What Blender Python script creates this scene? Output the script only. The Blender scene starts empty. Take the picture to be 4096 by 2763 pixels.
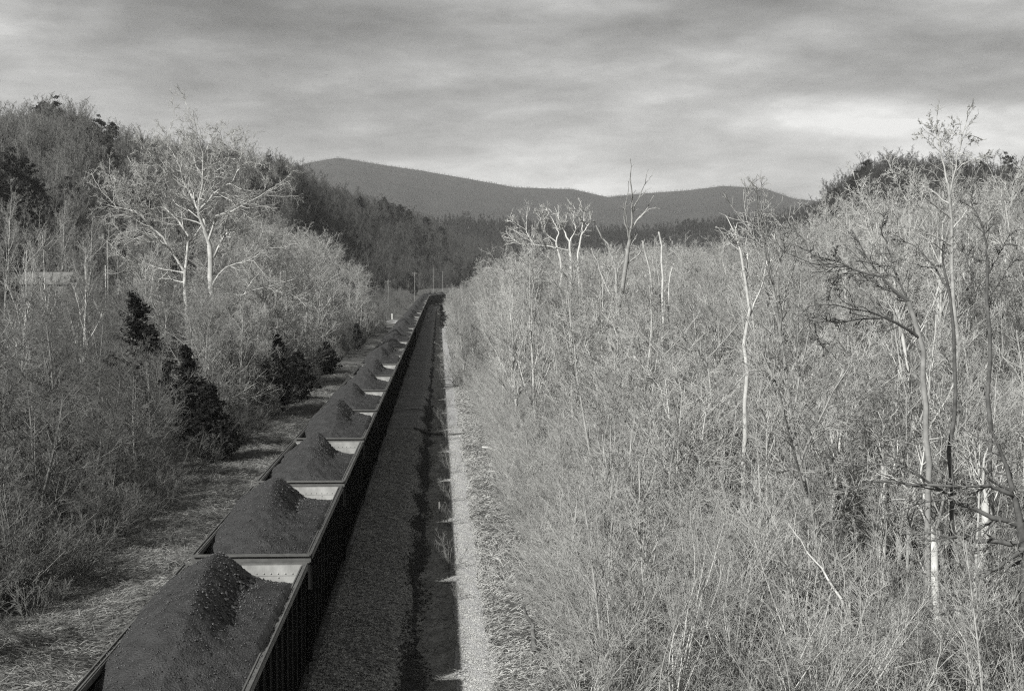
import bpy, math, random
import numpy as np
from mathutils import Vector, Matrix, Euler

R = math.radians
scene = bpy.context.scene
COL = scene.collection

# ------------------------------------------------------------------ camera
FPX, CX, CY = 6000.0, 2048.0, 1381.5            # focal length and centre in photo pixels (4096 wide)
CAM = Vector((0.0, 0.0, 11.5))
CAM_ROT = Euler((R(90.0 - 2.686), 0.0, R(-2.79)), 'XYZ')
cam_data = bpy.data.cameras.new('camera')
cam_data.sensor_width = 36.0
cam_data.lens = FPX / 4096.0 * 36.0
cam_data.clip_start, cam_data.clip_end = 0.5, 40000.0
cam = bpy.data.objects.new('camera', cam_data)
cam.location, cam.rotation_euler = CAM, CAM_ROT
COL.objects.link(cam)
scene.camera = cam

# ------------------------------------------------------------------ light
LIGHT = Vector((1.0, 1.3, -1.12)).normalized()  # the way the sunlight travels
SUN_EL = math.asin(-LIGHT.z)
SUN_AZ = math.atan2(-LIGHT.x, -LIGHT.y)         # compass angle of the sun, from +Y towards +X

world = bpy.data.worlds.new('World')
scene.world = world
world.use_nodes = True
wn, wl = world.node_tree.nodes, world.node_tree.links
wn.clear()


def mathn(nt, op, a, b=None, c=None, clamp=False):
    n = nt.nodes.new('ShaderNodeMath')
    n.operation, n.use_clamp = op, clamp
    for i, v in enumerate((a, b, c)):
        if v is None:
            continue
        if isinstance(v, (int, float)):
            n.inputs[i].default_value = v
        else:
            nt.links.new(v, n.inputs[i])
    return n.outputs[0]


def build_world():
    nt = world.node_tree
    m = lambda *a, **k: mathn(nt, *a, **k)
    tc = wn.new('ShaderNodeTexCoord')
    sep = wn.new('ShaderNodeSeparateXYZ')
    wl.new(tc.outputs['Generated'], sep.inputs[0])
    x, y, z = sep.outputs
    sky = wn.new('ShaderNodeTexSky')
    sky.sky_type, sky.sun_disc = 'NISHITA', False
    sky.sun_elevation, sky.sun_rotation = SUN_EL, SUN_AZ
    bw = wn.new('ShaderNodeRGBToBW')
    wl.new(sky.outputs[0], bw.inputs[0])
    clear = m('MULTIPLY', bw.outputs[0], 0.05)

    def noise(scale, stretch, off, detail, rough, dist=0.0):
        mp = wn.new('ShaderNodeMapping')
        mp.inputs['Scale'].default_value = (1.0, 1.0, stretch)
        mp.inputs['Location'].default_value = off
        wl.new(tc.outputs['Generated'], mp.inputs[0])
        n = wn.new('ShaderNodeTexNoise')
        n.inputs['Scale'].default_value = scale
        n.inputs['Detail'].default_value = detail
        n.inputs['Roughness'].default_value = rough
        n.inputs['Distortion'].default_value = dist
        wl.new(mp.outputs[0], n.inputs['Vector'])
        return n.outputs['Fac']

    big = noise(4.2, 4.6, (3.1, 1.7, 0.35), 5, 0.48, 0.15)
    small = noise(12.0, 3.6, (0.3, 5.2, 1.0), 8, 0.60, 0.2)
    fine = noise(34.0, 2.6, (1.3, 0.2, 2.0), 6, 0.6, 0.3)
    c = m('ADD', m('MULTIPLY', m('SUBTRACT', big, 0.5), 1.25), m('MULTIPLY', m('SUBTRACT', small, 0.5), 0.62))
    c = m('ADD', c, m('MULTIPLY', m('SUBTRACT', fine, 0.5), 0.16))
    # thinner cloud in two breaks low over the hills
    az = m('ARCTAN2', x, y)

    def gap(a0, z0, wa, wz, amp):
        da = m('DIVIDE', m('SUBTRACT', az, a0), wa)
        dz = m('DIVIDE', m('SUBTRACT', z, z0), wz)
        r2 = m('ADD', m('MULTIPLY', da, da), m('MULTIPLY', dz, dz))
        return m('MULTIPLY', m('EXPONENT', m('MULTIPLY', r2, -1.0)), amp)

    for g in ((-0.32, 0.150, 0.13, 0.016, 0.36), (-0.17, 0.133, 0.12, 0.010, 0.07), (0.25, 0.102, 0.12, 0.016, 0.30),
              (0.33, 0.128, 0.10, 0.010, 0.08), (0.05, 0.168, 0.22, 0.022, -0.03), (-0.10, 0.112, 0.14, 0.014, -0.02),
              (0.10, 0.060, 0.28, 0.016, 0.10), (0.02, 0.085, 0.10, 0.009, -0.04)):
        c = m('ADD', c, gap(*g))
    # clouds thin towards the horizon, thicken overhead
    def ramp(v, a, b_, p, q):
        r_ = wn.new('ShaderNodeMapRange')
        r_.interpolation_type = 'SMOOTHSTEP'
        for k, v_ in (('From Min', a), ('From Max', b_), ('To Min', p), ('To Max', q)):
            r_.inputs[k].default_value = v_
        wl.new(v, r_.inputs['Value'])
        return r_.outputs[0]

    lift = m('MULTIPLY', ramp(z, 0.03, 0.20, 0.46, 0.26), ramp(z, 0.18, 0.6, 1.0, 0.5))
    bright = m('MINIMUM', m('MULTIPLY', lift, m('EXPONENT', m('MULTIPLY', c, 2.3))), 0.80)
    mix = wn.new('ShaderNodeMix')
    mix.data_type = 'FLOAT'
    mix.inputs[0].default_value = 0.92
    wl.new(clear, mix.inputs[2])
    wl.new(bright, mix.inputs[3])
    # below the horizon: the dim ground side of the dome
    down = wn.new('ShaderNodeMapRange')
    for k, v in (('From Min', -0.06), ('From Max', -0.01), ('To Min', 0.25), ('To Max', 1.0)):
        down.inputs[k].default_value = v
    wl.new(z, down.inputs['Value'])
    val = m('MULTIPLY', mix.outputs[0], down.outputs[0])
    comb = wn.new('ShaderNodeCombineColor')
    wl.new(val, comb.inputs[0])
    wl.new(val, comb.inputs[1])
    wl.new(m('MULTIPLY', val, 0.985), comb.inputs[2])
    bg = wn.new('ShaderNodeBackground')
    wl.new(comb.outputs[0], bg.inputs['Color'])
    bg.inputs['Strength'].default_value = 1.0
    out = wn.new('ShaderNodeOutputWorld')
    wl.new(bg.outputs[0], out.inputs[0])


build_world()
sun_data = bpy.data.lights.new('sun', 'SUN')
sun_data.energy, sun_data.angle = 5.0, R(0.6)
sun_data.color = (1.0, 0.995, 0.97)
sun = bpy.data.objects.new('sun', sun_data)
sun.rotation_euler = LIGHT.to_track_quat('-Z', 'Y').to_euler()
sun.location = (-60, -80, 90)
COL.objects.link(sun)

vs = scene.view_settings
vs.view_transform, vs.look, vs.exposure, vs.gamma = 'Standard', 'None', 0.35, 1.0
cy = scene.cycles
cy.max_bounces, cy.diffuse_bounces, cy.glossy_bounces = 4, 2, 1
cy.transmission_bounces, cy.volume_bounces, cy.transparent_max_bounces = 1, 0, 4
cy.use_denoising = False
cy.sample_clamp_indirect = 0.5
cy.sample_clamp_direct = 2.0
cy.filter_width = 1.2

# ------------------------------------------------------------------ helpers
ROTM = np.array(CAM_ROT.to_matrix())
CAMV = np.array(CAM)


def ray(px, py):
    d = np.array(((px - CX) / FPX, -(py - CY) / FPX, -1.0))
    return ROTM @ d


def at(px, py, Y):
    """photo pixel -> point at distance Y down the line"""
    d = ray(px, py)
    return CAMV + d * (Y / d[1])


def tag(o, label=None, cat=None, group=None, kind=None):
    for k, v in (('label', label), ('category', cat), ('group', group), ('kind', kind)):
        if v:
            o[k] = v
    return o


def link(o, parent=None):
    COL.objects.link(o)
    if parent is not None:
        o.parent = parent
    return o


def empty(name, loc=(0, 0, 0), rz=0.0, scale=1.0):
    o = bpy.data.objects.new(name, None)
    o.empty_display_size = 0.3
    o.location, o.rotation_euler = loc, (0, 0, rz)
    o.scale = (scale, scale, scale) if isinstance(scale, (int, float)) else scale
    return link(o)


def np_mesh(name, V, F, mat, smooth=False):
    """F: (n,3) or (n,4) int array, or a list of such arrays"""
    Fs = [f for f in (F if isinstance(F, list) else [F]) if len(f)]
    me = bpy.data.meshes.new(name)
    V = np.asarray(V, dtype=np.float32)
    me.vertices.add(len(V))
    me.vertices.foreach_set('co', V.ravel())
    loops = np.concatenate([f.ravel() for f in Fs]).astype(np.int32)
    sizes = np.concatenate([np.full(len(f), f.shape[1]) for f in Fs]).astype(np.int32)
    starts = np.concatenate([[0], np.cumsum(sizes)[:-1]]).astype(np.int32)
    me.loops.add(len(loops))
    me.loops.foreach_set('vertex_index', loops)
    me.polygons.add(len(sizes))
    me.polygons.foreach_set('loop_start', starts)
    if smooth:
        me.polygons.foreach_set('use_smooth', np.ones(len(sizes), dtype=bool))
    me.update(calc_edges=True)
    me.validate()
    if mat is not None:
        me.materials.append(mat)
    return me


def mesh_obj(name, me, parent=None, loc=(0, 0, 0), rz=0.0):
    o = bpy.data.objects.new(name, me)
    o.location, o.rotation_euler = loc, (0, 0, rz)
    return link(o, parent)


class MB:
    """collects boxes, bars and cylinders into one mesh"""
    def __init__(self):
        self.v, self.f = [], []

    def box(self, x0, x1, y0, y1, z0, z1):
        b = len(self.v)
        self.v += [(x0, y0, z0), (x1, y0, z0), (x1, y1, z0), (x0, y1, z0), (x0, y0, z1), (x1, y0, z1), (x1, y1, z1), (x0, y1, z1)]
        self.f += [tuple(b + i for i in q) for q in ((0, 3, 2, 1), (4, 5, 6, 7), (0, 1, 5, 4), (1, 2, 6, 5), (2, 3, 7, 6), (3, 0, 4, 7))]
        return self

    def hexa(self, pts):
        b = len(self.v)
        self.v += [tuple(p) for p in pts]
        self.f += [tuple(b + i for i in q) for q in ((0, 3, 2, 1), (4, 5, 6, 7), (0, 1, 5, 4), (1, 2, 6, 5), (2, 3, 7, 6), (3, 0, 4, 7))]
        return self

    def cyl(self, p0, p1, r0, r1=None, n=10):
        r1 = r0 if r1 is None else r1
        p0, p1 = Vector(p0), Vector(p1)
        d = (p1 - p0).normalized()
        a = d.orthogonal().normalized()
        c = d.cross(a)
        b = len(self.v)
        for p, r in ((p0, r0), (p1, r1)):
            for i in range(n):
                t = 2 * math.pi * i / n
                self.v.append(tuple(p + a * (r * math.cos(t)) + c * (r * math.sin(t))))
        for i in range(n):
            j = (i + 1) % n
            self.f.append((b + i, b + j, b + n + j, b + n + i))
        self.f.append(tuple(b + i for i in reversed(range(n))))
        self.f.append(tuple(b + n + i for i in range(n)))
        return self

    def mesh(self, name, mat):
        me = bpy.data.meshes.new(name)
        me.from_pydata(self.v, [], self.f)
        me.materials.append(mat)
        me.update()
        return me


# ------------------------------------------------------------------ materials
def grey(v, tint=0.96):
    return (v, v * 0.998, v * tint, 1.0)


def mat_noise(name, lo, hi, scale=6.0, detail=5, rough=0.9, bump=0.0, bump_scale=None, obj_var=0.0, pos=(0.3, 0.7),
              stretch=(1, 1, 1), world_space=False, metallic=0.0, spec=0.25, tint=0.96):
    m = bpy.data.materials.new(name)
    m.use_nodes = True
    nt = m.node_tree
    n, l = nt.nodes, nt.links
    b = n['Principled BSDF']
    b.inputs['Roughness'].default_value = rough
    b.inputs['Metallic'].default_value = metallic
    b.inputs['Specular IOR Level'].default_value = spec
    if world_space:
        src = n.new('ShaderNodeNewGeometry').outputs['Position']
    else:
        src = n.new('ShaderNodeTexCoord').outputs['Object']
    mp = n.new('ShaderNodeMapping')
    mp.inputs['Scale'].default_value = stretch
    l.new(src, mp.inputs[0])
    t = n.new('ShaderNodeTexNoise')
    t.inputs['Scale'].default_value = scale
    t.inputs['Detail'].default_value = detail
    t.inputs['Roughness'].default_value = 0.62
    l.new(mp.outputs[0], t.inputs['Vector'])
    r = n.new('ShaderNodeValToRGB')
    r.color_ramp.elements[0].position, r.color_ramp.elements[0].color = pos[0], grey(lo, tint)
    r.color_ramp.elements[1].position, r.color_ramp.elements[1].color = pos[1], grey(hi, tint)
    l.new(t.outputs['Fac'], r.inputs[0])
    colour = r.outputs[0]
    if obj_var:
        oi = n.new('ShaderNodeObjectInfo')
        k = mathn(nt, 'ADD', mathn(nt, 'MULTIPLY', oi.outputs['Random'], 2 * obj_var), 1.0 - obj_var)
        vm = n.new('ShaderNodeVectorMath')
        vm.operation = 'SCALE'
        l.new(colour, vm.inputs[0])
        l.new(k, vm.inputs['Scale'])
        colour = vm.outputs[0]
    l.new(colour, b.inputs['Base Color'])
    if bump:
        t2 = n.new('ShaderNodeTexNoise')
        t2.inputs['Scale'].default_value = bump_scale or scale * 3
        t2.inputs['Detail'].default_value = 4
        l.new(mp.outputs[0], t2.inputs['Vector'])
        bp = n.new('ShaderNodeBump')
        bp.inputs['Strength'].default_value = bump
        bp.inputs['Distance'].default_value = 0.1
        l.new(t2.outputs['Fac'], bp.inputs['Height'])
        l.new(bp.outputs[0], b.inputs['Normal'])
    return m


M = {}
M['bark_pale'] = mat_noise('pale_bark', 0.30, 0.56, 3.0, obj_var=0.22)
M['twig'] = mat_noise('pale_twigs', 0.26, 0.46, 3.0, obj_var=0.22)
M['bark_mid'] = mat_noise('grey_bark', 0.20, 0.40, 3.0, obj_var=0.25)
M['bark_hero'] = mat_noise('mottled_bark', 0.24, 0.62, 1.6, obj_var=0.05)
M['bark_dark'] = mat_noise('dark_bark', 0.05, 0.15, 4.0, obj_var=0.2)
M['bark_white'] = mat_noise('sycamore_bark', 0.40, 0.68, 2.2, obj_var=0.08)
M['bark_left'] = mat_noise('shade_toned_bark', 0.09, 0.21, 3.0, obj_var=0.25)  # shaded side of the left bank growth, put into the bark colour
M['bark_hill'] = mat_noise('hill_bark', 0.13, 0.25, 1.0, obj_var=0.3)
M['bark_far'] = mat_noise('far_bark', 0.05, 0.09, 1.0, obj_var=0.3)
M['needle'] = mat_noise('cedar_needles', 0.010, 0.034, 3.0, obj_var=0.2)
M['pine'] = mat_noise('pine_needles', 0.012, 0.032, 1.5, obj_var=0.25)
M['paint_dark'] = mat_noise('dark_car_paint', 0.005, 0.014, 2.2, 6, 0.8, spec=0.06, stretch=(1, 1, 0.35), obj_var=0.3)
M['rim'] = mat_noise('worn_steel_rim', 0.07, 0.14, 3.0, 6, 0.6, obj_var=0.2)
M['inner'] = mat_noise('scoured_steel', 0.20, 0.40, 2.6, 6, 0.5, stretch=(1, 1, 0.5), bump=0.06, spec=0.5, obj_var=0.1)
M['endplate'] = mat_noise('end_plate_paint', 0.10, 0.22, 3.0, 5, 0.6, obj_var=0.2)
M['wheel'] = mat_noise('rusty_wheel_steel', 0.03, 0.07, 5.0, 4, 0.6)
M['coal'] = mat_noise('coal', 0.022, 0.058, 2.2, 8, 0.62, bump=0.8, bump_scale=26.0, spec=0.4, tint=1.0)
M['lump'] = mat_noise('coal_lump', 0.02, 0.10, 9.0, 3, 0.38, spec=0.6, tint=1.0)
M['stone'] = mat_noise('ballast_stone', 0.08, 0.66, 7.0, 2, 0.9, pos=(0.35, 0.7))
M['pebble'] = mat_noise('path_pebble', 0.28, 0.62, 7.0, 2, 0.9, pos=(0.35, 0.7))
M['straw'] = mat_noise('dry_straw', 0.10, 0.32, 0.9, 4, 0.9, pos=(0.35, 0.68))
M['straw_right'] = mat_noise('pale_straw', 0.26, 0.55, 0.9, 4, 0.9)
M['white_paint'] = mat_noise('white_paint', 0.45, 0.62, 4.0)
M['wood_pole'] = mat_noise('pole_wood', 0.15, 0.30, 3.0, stretch=(1, 1, 0.2))
M['roof'] = mat_noise('metal_roof', 0.13, 0.22, 2.0)
M['house_wall'] = mat_noise('house_boards', 0.14, 0.22, 3.0)
M['pane'] = mat_noise('window_glass', 0.02, 0.04, 2.0, rough=0.1, spec=0.5)


def mat_ground():
    """dry grass, leaf litter and bare earth, in patches"""
    m = bpy.data.materials.new('winter_ground')
    m.use_nodes = True
    nt = m.node_tree
    n, l = nt.nodes, nt.links
    b = n['Principled BSDF']
    b.inputs['Roughness'].default_value = 0.95
    b.inputs['Specular IOR Level'].default_value = 0.15
    pos = n.new('ShaderNodeNewGeometry').outputs['Position']

    def nz(scale, det, rgh=0.6, st=(1, 1, 1)):
        mp = n.new('ShaderNodeMapping')
        mp.inputs['Scale'].default_value = st
        l.new(pos, mp.inputs[0])
        t = n.new('ShaderNodeTexNoise')
        t.inputs['Scale'].default_value = scale
        t.inputs['Detail'].default_value = det
        t.inputs['Roughness'].default_value = rgh
        l.new(mp.outputs[0], t.inputs['Vector'])
        return t.outputs['Fac']

    fine = nz(5.0, 6, 0.7, (0.6, 1.0, 1))
    patch = nz(0.35, 4)
    f = mathn(nt, 'ADD', mathn(nt, 'MULTIPLY', fine, 0.62), mathn(nt, 'MULTIPLY', patch, 0.45))
    r = n.new('ShaderNodeValToRGB')
    e = r.color_ramp.elements
    e[0].position, e[0].color = 0.36, grey(0.03)
    e[1].position, e[1].color = 0.70, grey(0.24)
    k = r.color_ramp.elements.new(0.52)
    k.color = grey(0.11)
    l.new(f, r.inputs[0])
    l.new(r.outputs[0], b.inputs['Base Color'])
    bp = n.new('ShaderNodeBump')
    bp.inputs['Strength'].default_value = 0.7
    bp.inputs['Distance'].default_value = 0.15
    l.new(fine, bp.inputs['Height'])
    l.new(bp.outputs[0], b.inputs['Normal'])
    return m


def mat_bed(name, lo, mid, hi, scale):
    """crushed stone: cells of uneven brightness with dark joints"""
    m = bpy.data.materials.new(name)
    m.use_nodes = True
    nt = m.node_tree
    n, l = nt.nodes, nt.links
    b = n['Principled BSDF']
    b.inputs['Roughness'].default_value = 0.92
    b.inputs['Specular IOR Level'].default_value = 0.2
    pos = n.new('ShaderNodeNewGeometry').outputs['Position']
    v = n.new('ShaderNodeTexVoronoi')
    v.inputs['Scale'].default_value = scale
    l.new(pos, v.inputs['Vector'])
    g = n.new('ShaderNodeRGBToBW')
    l.new(v.outputs['Color'], g.inputs[0])
    t = n.new('ShaderNodeTexNoise')
    t.inputs['Scale'].default_value = 0.5
    t.inputs['Detail'].default_value = 5
    l.new(pos, t.inputs['Vector'])
    f = mathn(nt, 'ADD', mathn(nt, 'MULTIPLY', g.outputs[0], 0.55), mathn(nt, 'MULTIPLY', t.outputs['Fac'], 0.45))
    r = n.new('ShaderNodeValToRGB')
    e = r.color_ramp.elements
    e[0].position, e[0].color = 0.25, grey(lo, 0.99)
    e[1].position, e[1].color = 0.8, grey(hi, 0.99)
    r.color_ramp.elements.new(0.5).color = grey(mid, 0.99)
    l.new(f, r.inputs[0])
    l.new(r.outputs[0], b.inputs['Base Color'])
    bp = n.new('ShaderNodeBump')
    bp.inputs['Strength'].default_value = 0.9
    bp.inputs['Distance'].default_value = 0.06
    l.new(mathn(nt, 'SUBTRACT', 1.0, v.outputs['Distance']), bp.inputs['Height'])
    l.new(bp.outputs[0], b.inputs['Normal'])
    return m


M['ground'] = mat_ground()
M['ballast'] = mat_bed('ballast', 0.09, 0.24, 0.48, 16.0)
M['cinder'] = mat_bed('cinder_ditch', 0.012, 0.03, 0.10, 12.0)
M['verge'] = mat_noise('thin_grass_verge', 0.15, 0.36, 2.5, 6, world_space=True, bump=0.5, bump_scale=9, stretch=(1, 0.5, 1))
M['path'] = mat_bed('gravel_path', 0.24, 0.42, 0.60, 22.0)
M['woods_floor'] = mat_noise('woods_floor', 0.05, 0.11, 0.06, 8, world_space=True, bump=0.9, bump_scale=0.25)
M['mountain'] = mat_noise('far_forest', 0.022, 0.042, 0.012, 10, world_space=True, bump=1.0, bump_scale=0.05)

# ------------------------------------------------------------------ terrain
TX = -5.03                                       # the track's centre line
CURVE_Y, CURVE_R = 535.0, 290.0


def bend(y):
    """how far the line has swung to the right at distance y"""
    t = np.clip(np.asarray(y, float) - CURVE_Y, 0.0, CURVE_R * 0.9)
    return CURVE_R - np.sqrt(CURVE_R ** 2 - t ** 2)


def sstep(a, b, x):
    t = np.clip((x - a) / (b - a), 0.0, 1.0)
    return t * t * (3 - 2 * t)


def ground_z(x, y):
    x, y = np.asarray(x, float), np.asarray(y, float)
    u = x - bend(y)
    z = -0.62 + 0.0 * u
    z = z + 0.35 * sstep(-8.5, -12.0, u) + 5.0 * sstep(-13.0, -62.0, u)
    z = z - 1.6 * sstep(2.2, 12.0, u)
    z = z + 0.12 * np.sin(x * 0.9 + np.sin(y * 0.31) * 2) * sstep(-8.5, -11, u) + 0.18 * np.sin(x * 0.4 + y * 0.23) * sstep(3, 8, u)
    z = z - 0.35 * sstep(-8.0, -7.0, u) * sstep(0.5, -1.2, u)
    return z


def sheet(name, xs, ys, zf, mat, label=None, warp=True):
    X, Y = np.meshgrid(xs, ys)
    if warp:
        X = X + bend(Y)
    Z = zf(X, Y)
    V = np.stack([X.ravel(), Y.ravel(), Z.ravel()], 1)
    nx, ny = len(xs), len(ys)
    i = np.arange(nx * ny).reshape(ny, nx)
    F = np.stack([i[:-1, :-1].ravel(), i[:-1, 1:].ravel(), i[1:, 1:].ravel(), i[1:, :-1].ravel()], 1)
    o = mesh_obj(name, np_mesh(name, V, F, mat, smooth=True))
    return tag(o, kind='structure', label=label)


xs = np.unique(np.concatenate([np.linspace(-9000, -200, 24), np.linspace(-200, -40, 40), np.linspace(-40, 40, 161),
                               np.linspace(40, 250, 50), np.linspace(250, 9000, 24)]))
ys = np.unique(np.concatenate([np.linspace(-300, 20, 20), np.linspace(20, 140, 160), np.linspace(140, 420, 110),
                               np.linspace(420, 900, 80), np.linspace(900, 14000, 40)]))
sheet('ground', xs, ys, ground_z, M['ground'], 'dry winter ground under the woods and beside the line', warp=False)

rng = np.random.default_rng(11)
yy = np.unique(np.concatenate([np.linspace(-30, 160, 400), np.linspace(160, 840, 300)]))


def ballast_z(x, y):
    u = x - bend(y)
    return -0.22 - 0.50 * sstep(-7.0, -7.9, u) - 0.42 * sstep(-1.7, -0.75, u) + 0.015 * np.sin(7 * x + 3 * np.sin(2 * y))


sheet('ballast_bed', np.linspace(-7.9, -0.75, 44), yy, ballast_z, M['ballast'], 'wide grey crushed stone bed under the coal train')


def edge_sheet(name, u0, u1, a0, a1, z, mat, label, n=10, seed=0):
    """a ground strip whose two long edges wander"""
    y = yy
    e0 = u0 + a0 * (np.sin(y * 0.9 + seed) * 0.5 + np.sin(y * 0.37 + 2 * seed) * 0.6 + np.sin(y * 2.3 + seed) * 0.3)
    e1 = u1 + a1 * (np.sin(y * 0.8 + 1 + seed) * 0.5 + np.sin(y * 0.29 + seed) * 0.6 + np.sin(y * 2.7) * 0.3)
    if name == 'ditch':
        mid, hw = (e0 + e1) / 2, np.abs(e1 - e0) / 2
        k_ = np.random.default_rng(9).uniform(0, 1, len(y))
        k_ = np.clip(0.25 + 0.75 * (0.5 + 0.5 * np.sin(y * 0.55 + np.sin(y * 0.17) * 3)) + 0.5 * (k_ - 0.5), 0.05, 1.3)
        hw = hw * 0.55
        e0, e1 = mid - hw * k_, mid + hw * k_
    t = np.linspace(0, 1, n)
    X = (e0[:, None] * (1 - t) + e1[:, None] * t) + bend(y)[:, None]
    Y = np.repeat(y[:, None], n, 1)
    Z = np.maximum(ground_z(X, Y), ballast_z(X, Y) - 0.02 * (X - bend(Y) > -0.8)) * 0 + z(X, Y)
    V = np.stack([X.ravel(), Y.ravel(), Z.ravel()], 1)
    i = np.arange(X.size).reshape(X.shape)
    F = np.stack([i[:-1, :-1].ravel(), i[:-1, 1:].ravel(), i[1:, 1:].ravel(), i[1:, :-1].ravel()], 1)
    return tag(mesh_obj(name, np_mesh(name, V, F, mat, smooth=True)), kind='structure', label=label)


edge_sheet('verge', -0.9, 0.95, 0.0, 0.10, lambda x, y: ground_z(x, y) * 0 - 0.600 + 0.02 * np.sin(3 * x + y), M['verge'],
           'thin grass verge between ballast and gravel path', seed=3)
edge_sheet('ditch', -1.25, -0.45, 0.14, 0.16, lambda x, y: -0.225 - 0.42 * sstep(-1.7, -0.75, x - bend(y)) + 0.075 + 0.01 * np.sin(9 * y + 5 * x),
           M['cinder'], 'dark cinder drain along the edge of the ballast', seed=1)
edge_sheet('gravel_path', 0.50, 1.62, 0.08, 0.16, lambda x, y: -0.570 + 0.010 * np.sin(5 * x + 2 * y), M['path'],
           'pale gravel path along the foot of the thicket', seed=7)


# ------------------------------------------------------------------ hills
def interp(pts, x):
    p = np.array(pts, float)
    return np.interp(x, p[:, 0], p[:, 1])


class Hill:
    def __init__(self, sky, ridge, foot, allow, seed, rough=0.05):
        self.sky, self.ridge, self.foot, self.allow = sky, ridge, foot, allow
        g = np.random.default_rng(seed)
        self.ph = g.uniform(0, 6.28, 8)
        self.rough = rough

    def point(self, px, t):
        """t: 0 foot, 1 ridge, 2 behind"""
        px, t = np.asarray(px, float), np.asarray(t, float)
        az = np.arctan((px - CX) / FPX) + R(2.79)
        dr, df = interp(self.ridge, px), interp(self.foot, px)
        d = np.where(t <= 1, df + (dr - df) * t, dr + (t - 1) * (dr - df) * 0.9)
        zr = CAM.z + (1100.0 - interp(self.sky, px)) / FPX * dr - (interp(self.allow, px) if isinstance(self.allow, list) else self.allow)
        tt = np.where(t <= 1, t, np.clip(2.0 - t, 0, 1))
        s = 0.55 * tt + 0.45 * sstep(0, 1, tt)
        p = self.ph
        w = np.sin(px * 0.013 + p[0] + t * 2) * 0.5 + np.sin(px * 0.031 + p[1] - t * 3) * 0.3 + np.sin(px * 0.006 + t * 7 + p[2]) * 0.4
        s = s + self.rough * w * np.sin(np.clip(tt, 0, 1) * math.pi)
        z0 = -3.0
        return np.stack([np.sin(az) * d, np.cos(az) * d, z0 + (zr - z0) * s], -1)

    def build(self, name, mat, label, px0, px1, nc=160, nr=46):
        P, T = np.meshgrid(np.linspace(px0, px1, nc), np.linspace(0, 2, nr))
        V = self.point(P.ravel(), T.ravel())
        i = np.arange(P.size).reshape(P.shape)
        F = np.stack([i[:-1, :-1].ravel(), i[:-1, 1:].ravel(), i[1:, 1:].ravel(), i[1:, :-1].ravel()], 1)
        return tag(mesh_obj(name, np_mesh(name, V, F, mat, smooth=True)), kind='structure', label=label)


hill_left = Hill([(-500, 520), (-300, 480), (0, 465), (180, 440), (340, 455), (410, 500), (600, 560), (800, 600), (990, 645), (1130, 690),
                  (1240, 740), (1340, 795), (1530, 840), (1700, 905), (1770, 940), (1900, 990), (2100, 1040), (2300, 1080)],
                 [(-500, 420), (0, 450), (600, 560), (1130, 700), (1500, 900), (1900, 1150), (2300, 1300)],
                 [(-500, 285), (0, 300), (600, 370), (1130, 470), (1500, 640), (1900, 800), (2300, 900)], [(0, 21.0), (700, 19.0), (1150, 13.0), (2300, 11.0)], 1)
hill_left.build('hill', M['woods_floor'], 'wooded hillside rising left of the line', -500, 2300)
hill_mid = Hill([(1300, 920), (1650, 885), (1850, 868), (2040, 880), (2400, 915), (2600, 912), (2820, 888), (3100, 858), (3250, 835), (3500, 790), (4300, 790)],
                [(1300, 1700), (4300, 1900)], [(1300, 1250), (4300, 1300)], 13.0, 2)
M['ridge_floor'] = mat_noise('ridge_floor', 0.018, 0.035, 0.06, 8, world_space=True, bump=0.9, bump_scale=0.25)
hill_mid.build('hill', M['ridge_floor'], 'low dark wooded ridge across the valley', 1300, 4300)
hill_right = Hill([(3000, 960), (3150, 880), (3180, 865), (3260, 815), (3330, 728), (3455, 650), (3578, 625), (3754, 636), (3983, 655), (4096, 662), (4600, 650)],
                  [(3000, 640), (4600, 720)], [(3000, 520), (4600, 430)], 20.0, 3)
hill_right.build('hill', M['woods_floor'], 'steep dark wooded knob at the right', 3000, 4600)
mountain = Hill([(500, 800), (800, 745), (1000, 720), (1130, 690), (1230, 654), (1357, 631), (1500, 654), (1690, 680), (1990, 733), (2060, 746), (2290, 754),
                 (2430, 786), (2555, 772), (2750, 760), (2890, 744), (3050, 754), (3170, 795), (3260, 807), (3400, 832), (3700, 862), (4300, 880)],
                [(500, 4600), (4300, 4900)], [(500, 2300), (4300, 2500)], 4.0, 4, rough=0.03)
mountain.build('mountain', M['mountain'], 'long smooth mountain ridge closing the valley', 500, 4300, nc=300, nr=70)


# ------------------------------------------------------------------ plants: segment growing, all in numpy
def unit(v):
    return v / np.maximum(np.linalg.norm(v, axis=-1, keepdims=True), 1e-9)


def grow(g, P0, D, L, K, wob, up):
    """N wandering branches: (N,K+1,3)"""
    N = len(P0)
    pts = np.empty((N, K + 1, 3))
    pts[:, 0] = P0
    d = unit(D)
    for k in range(K):
        d = unit(d + wob * g.normal(size=(N, 3)) + np.array([0, 0, up]))
        pts[:, k + 1] = pts[:, k] + d * (L / K)[:, None]
    return pts


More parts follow.
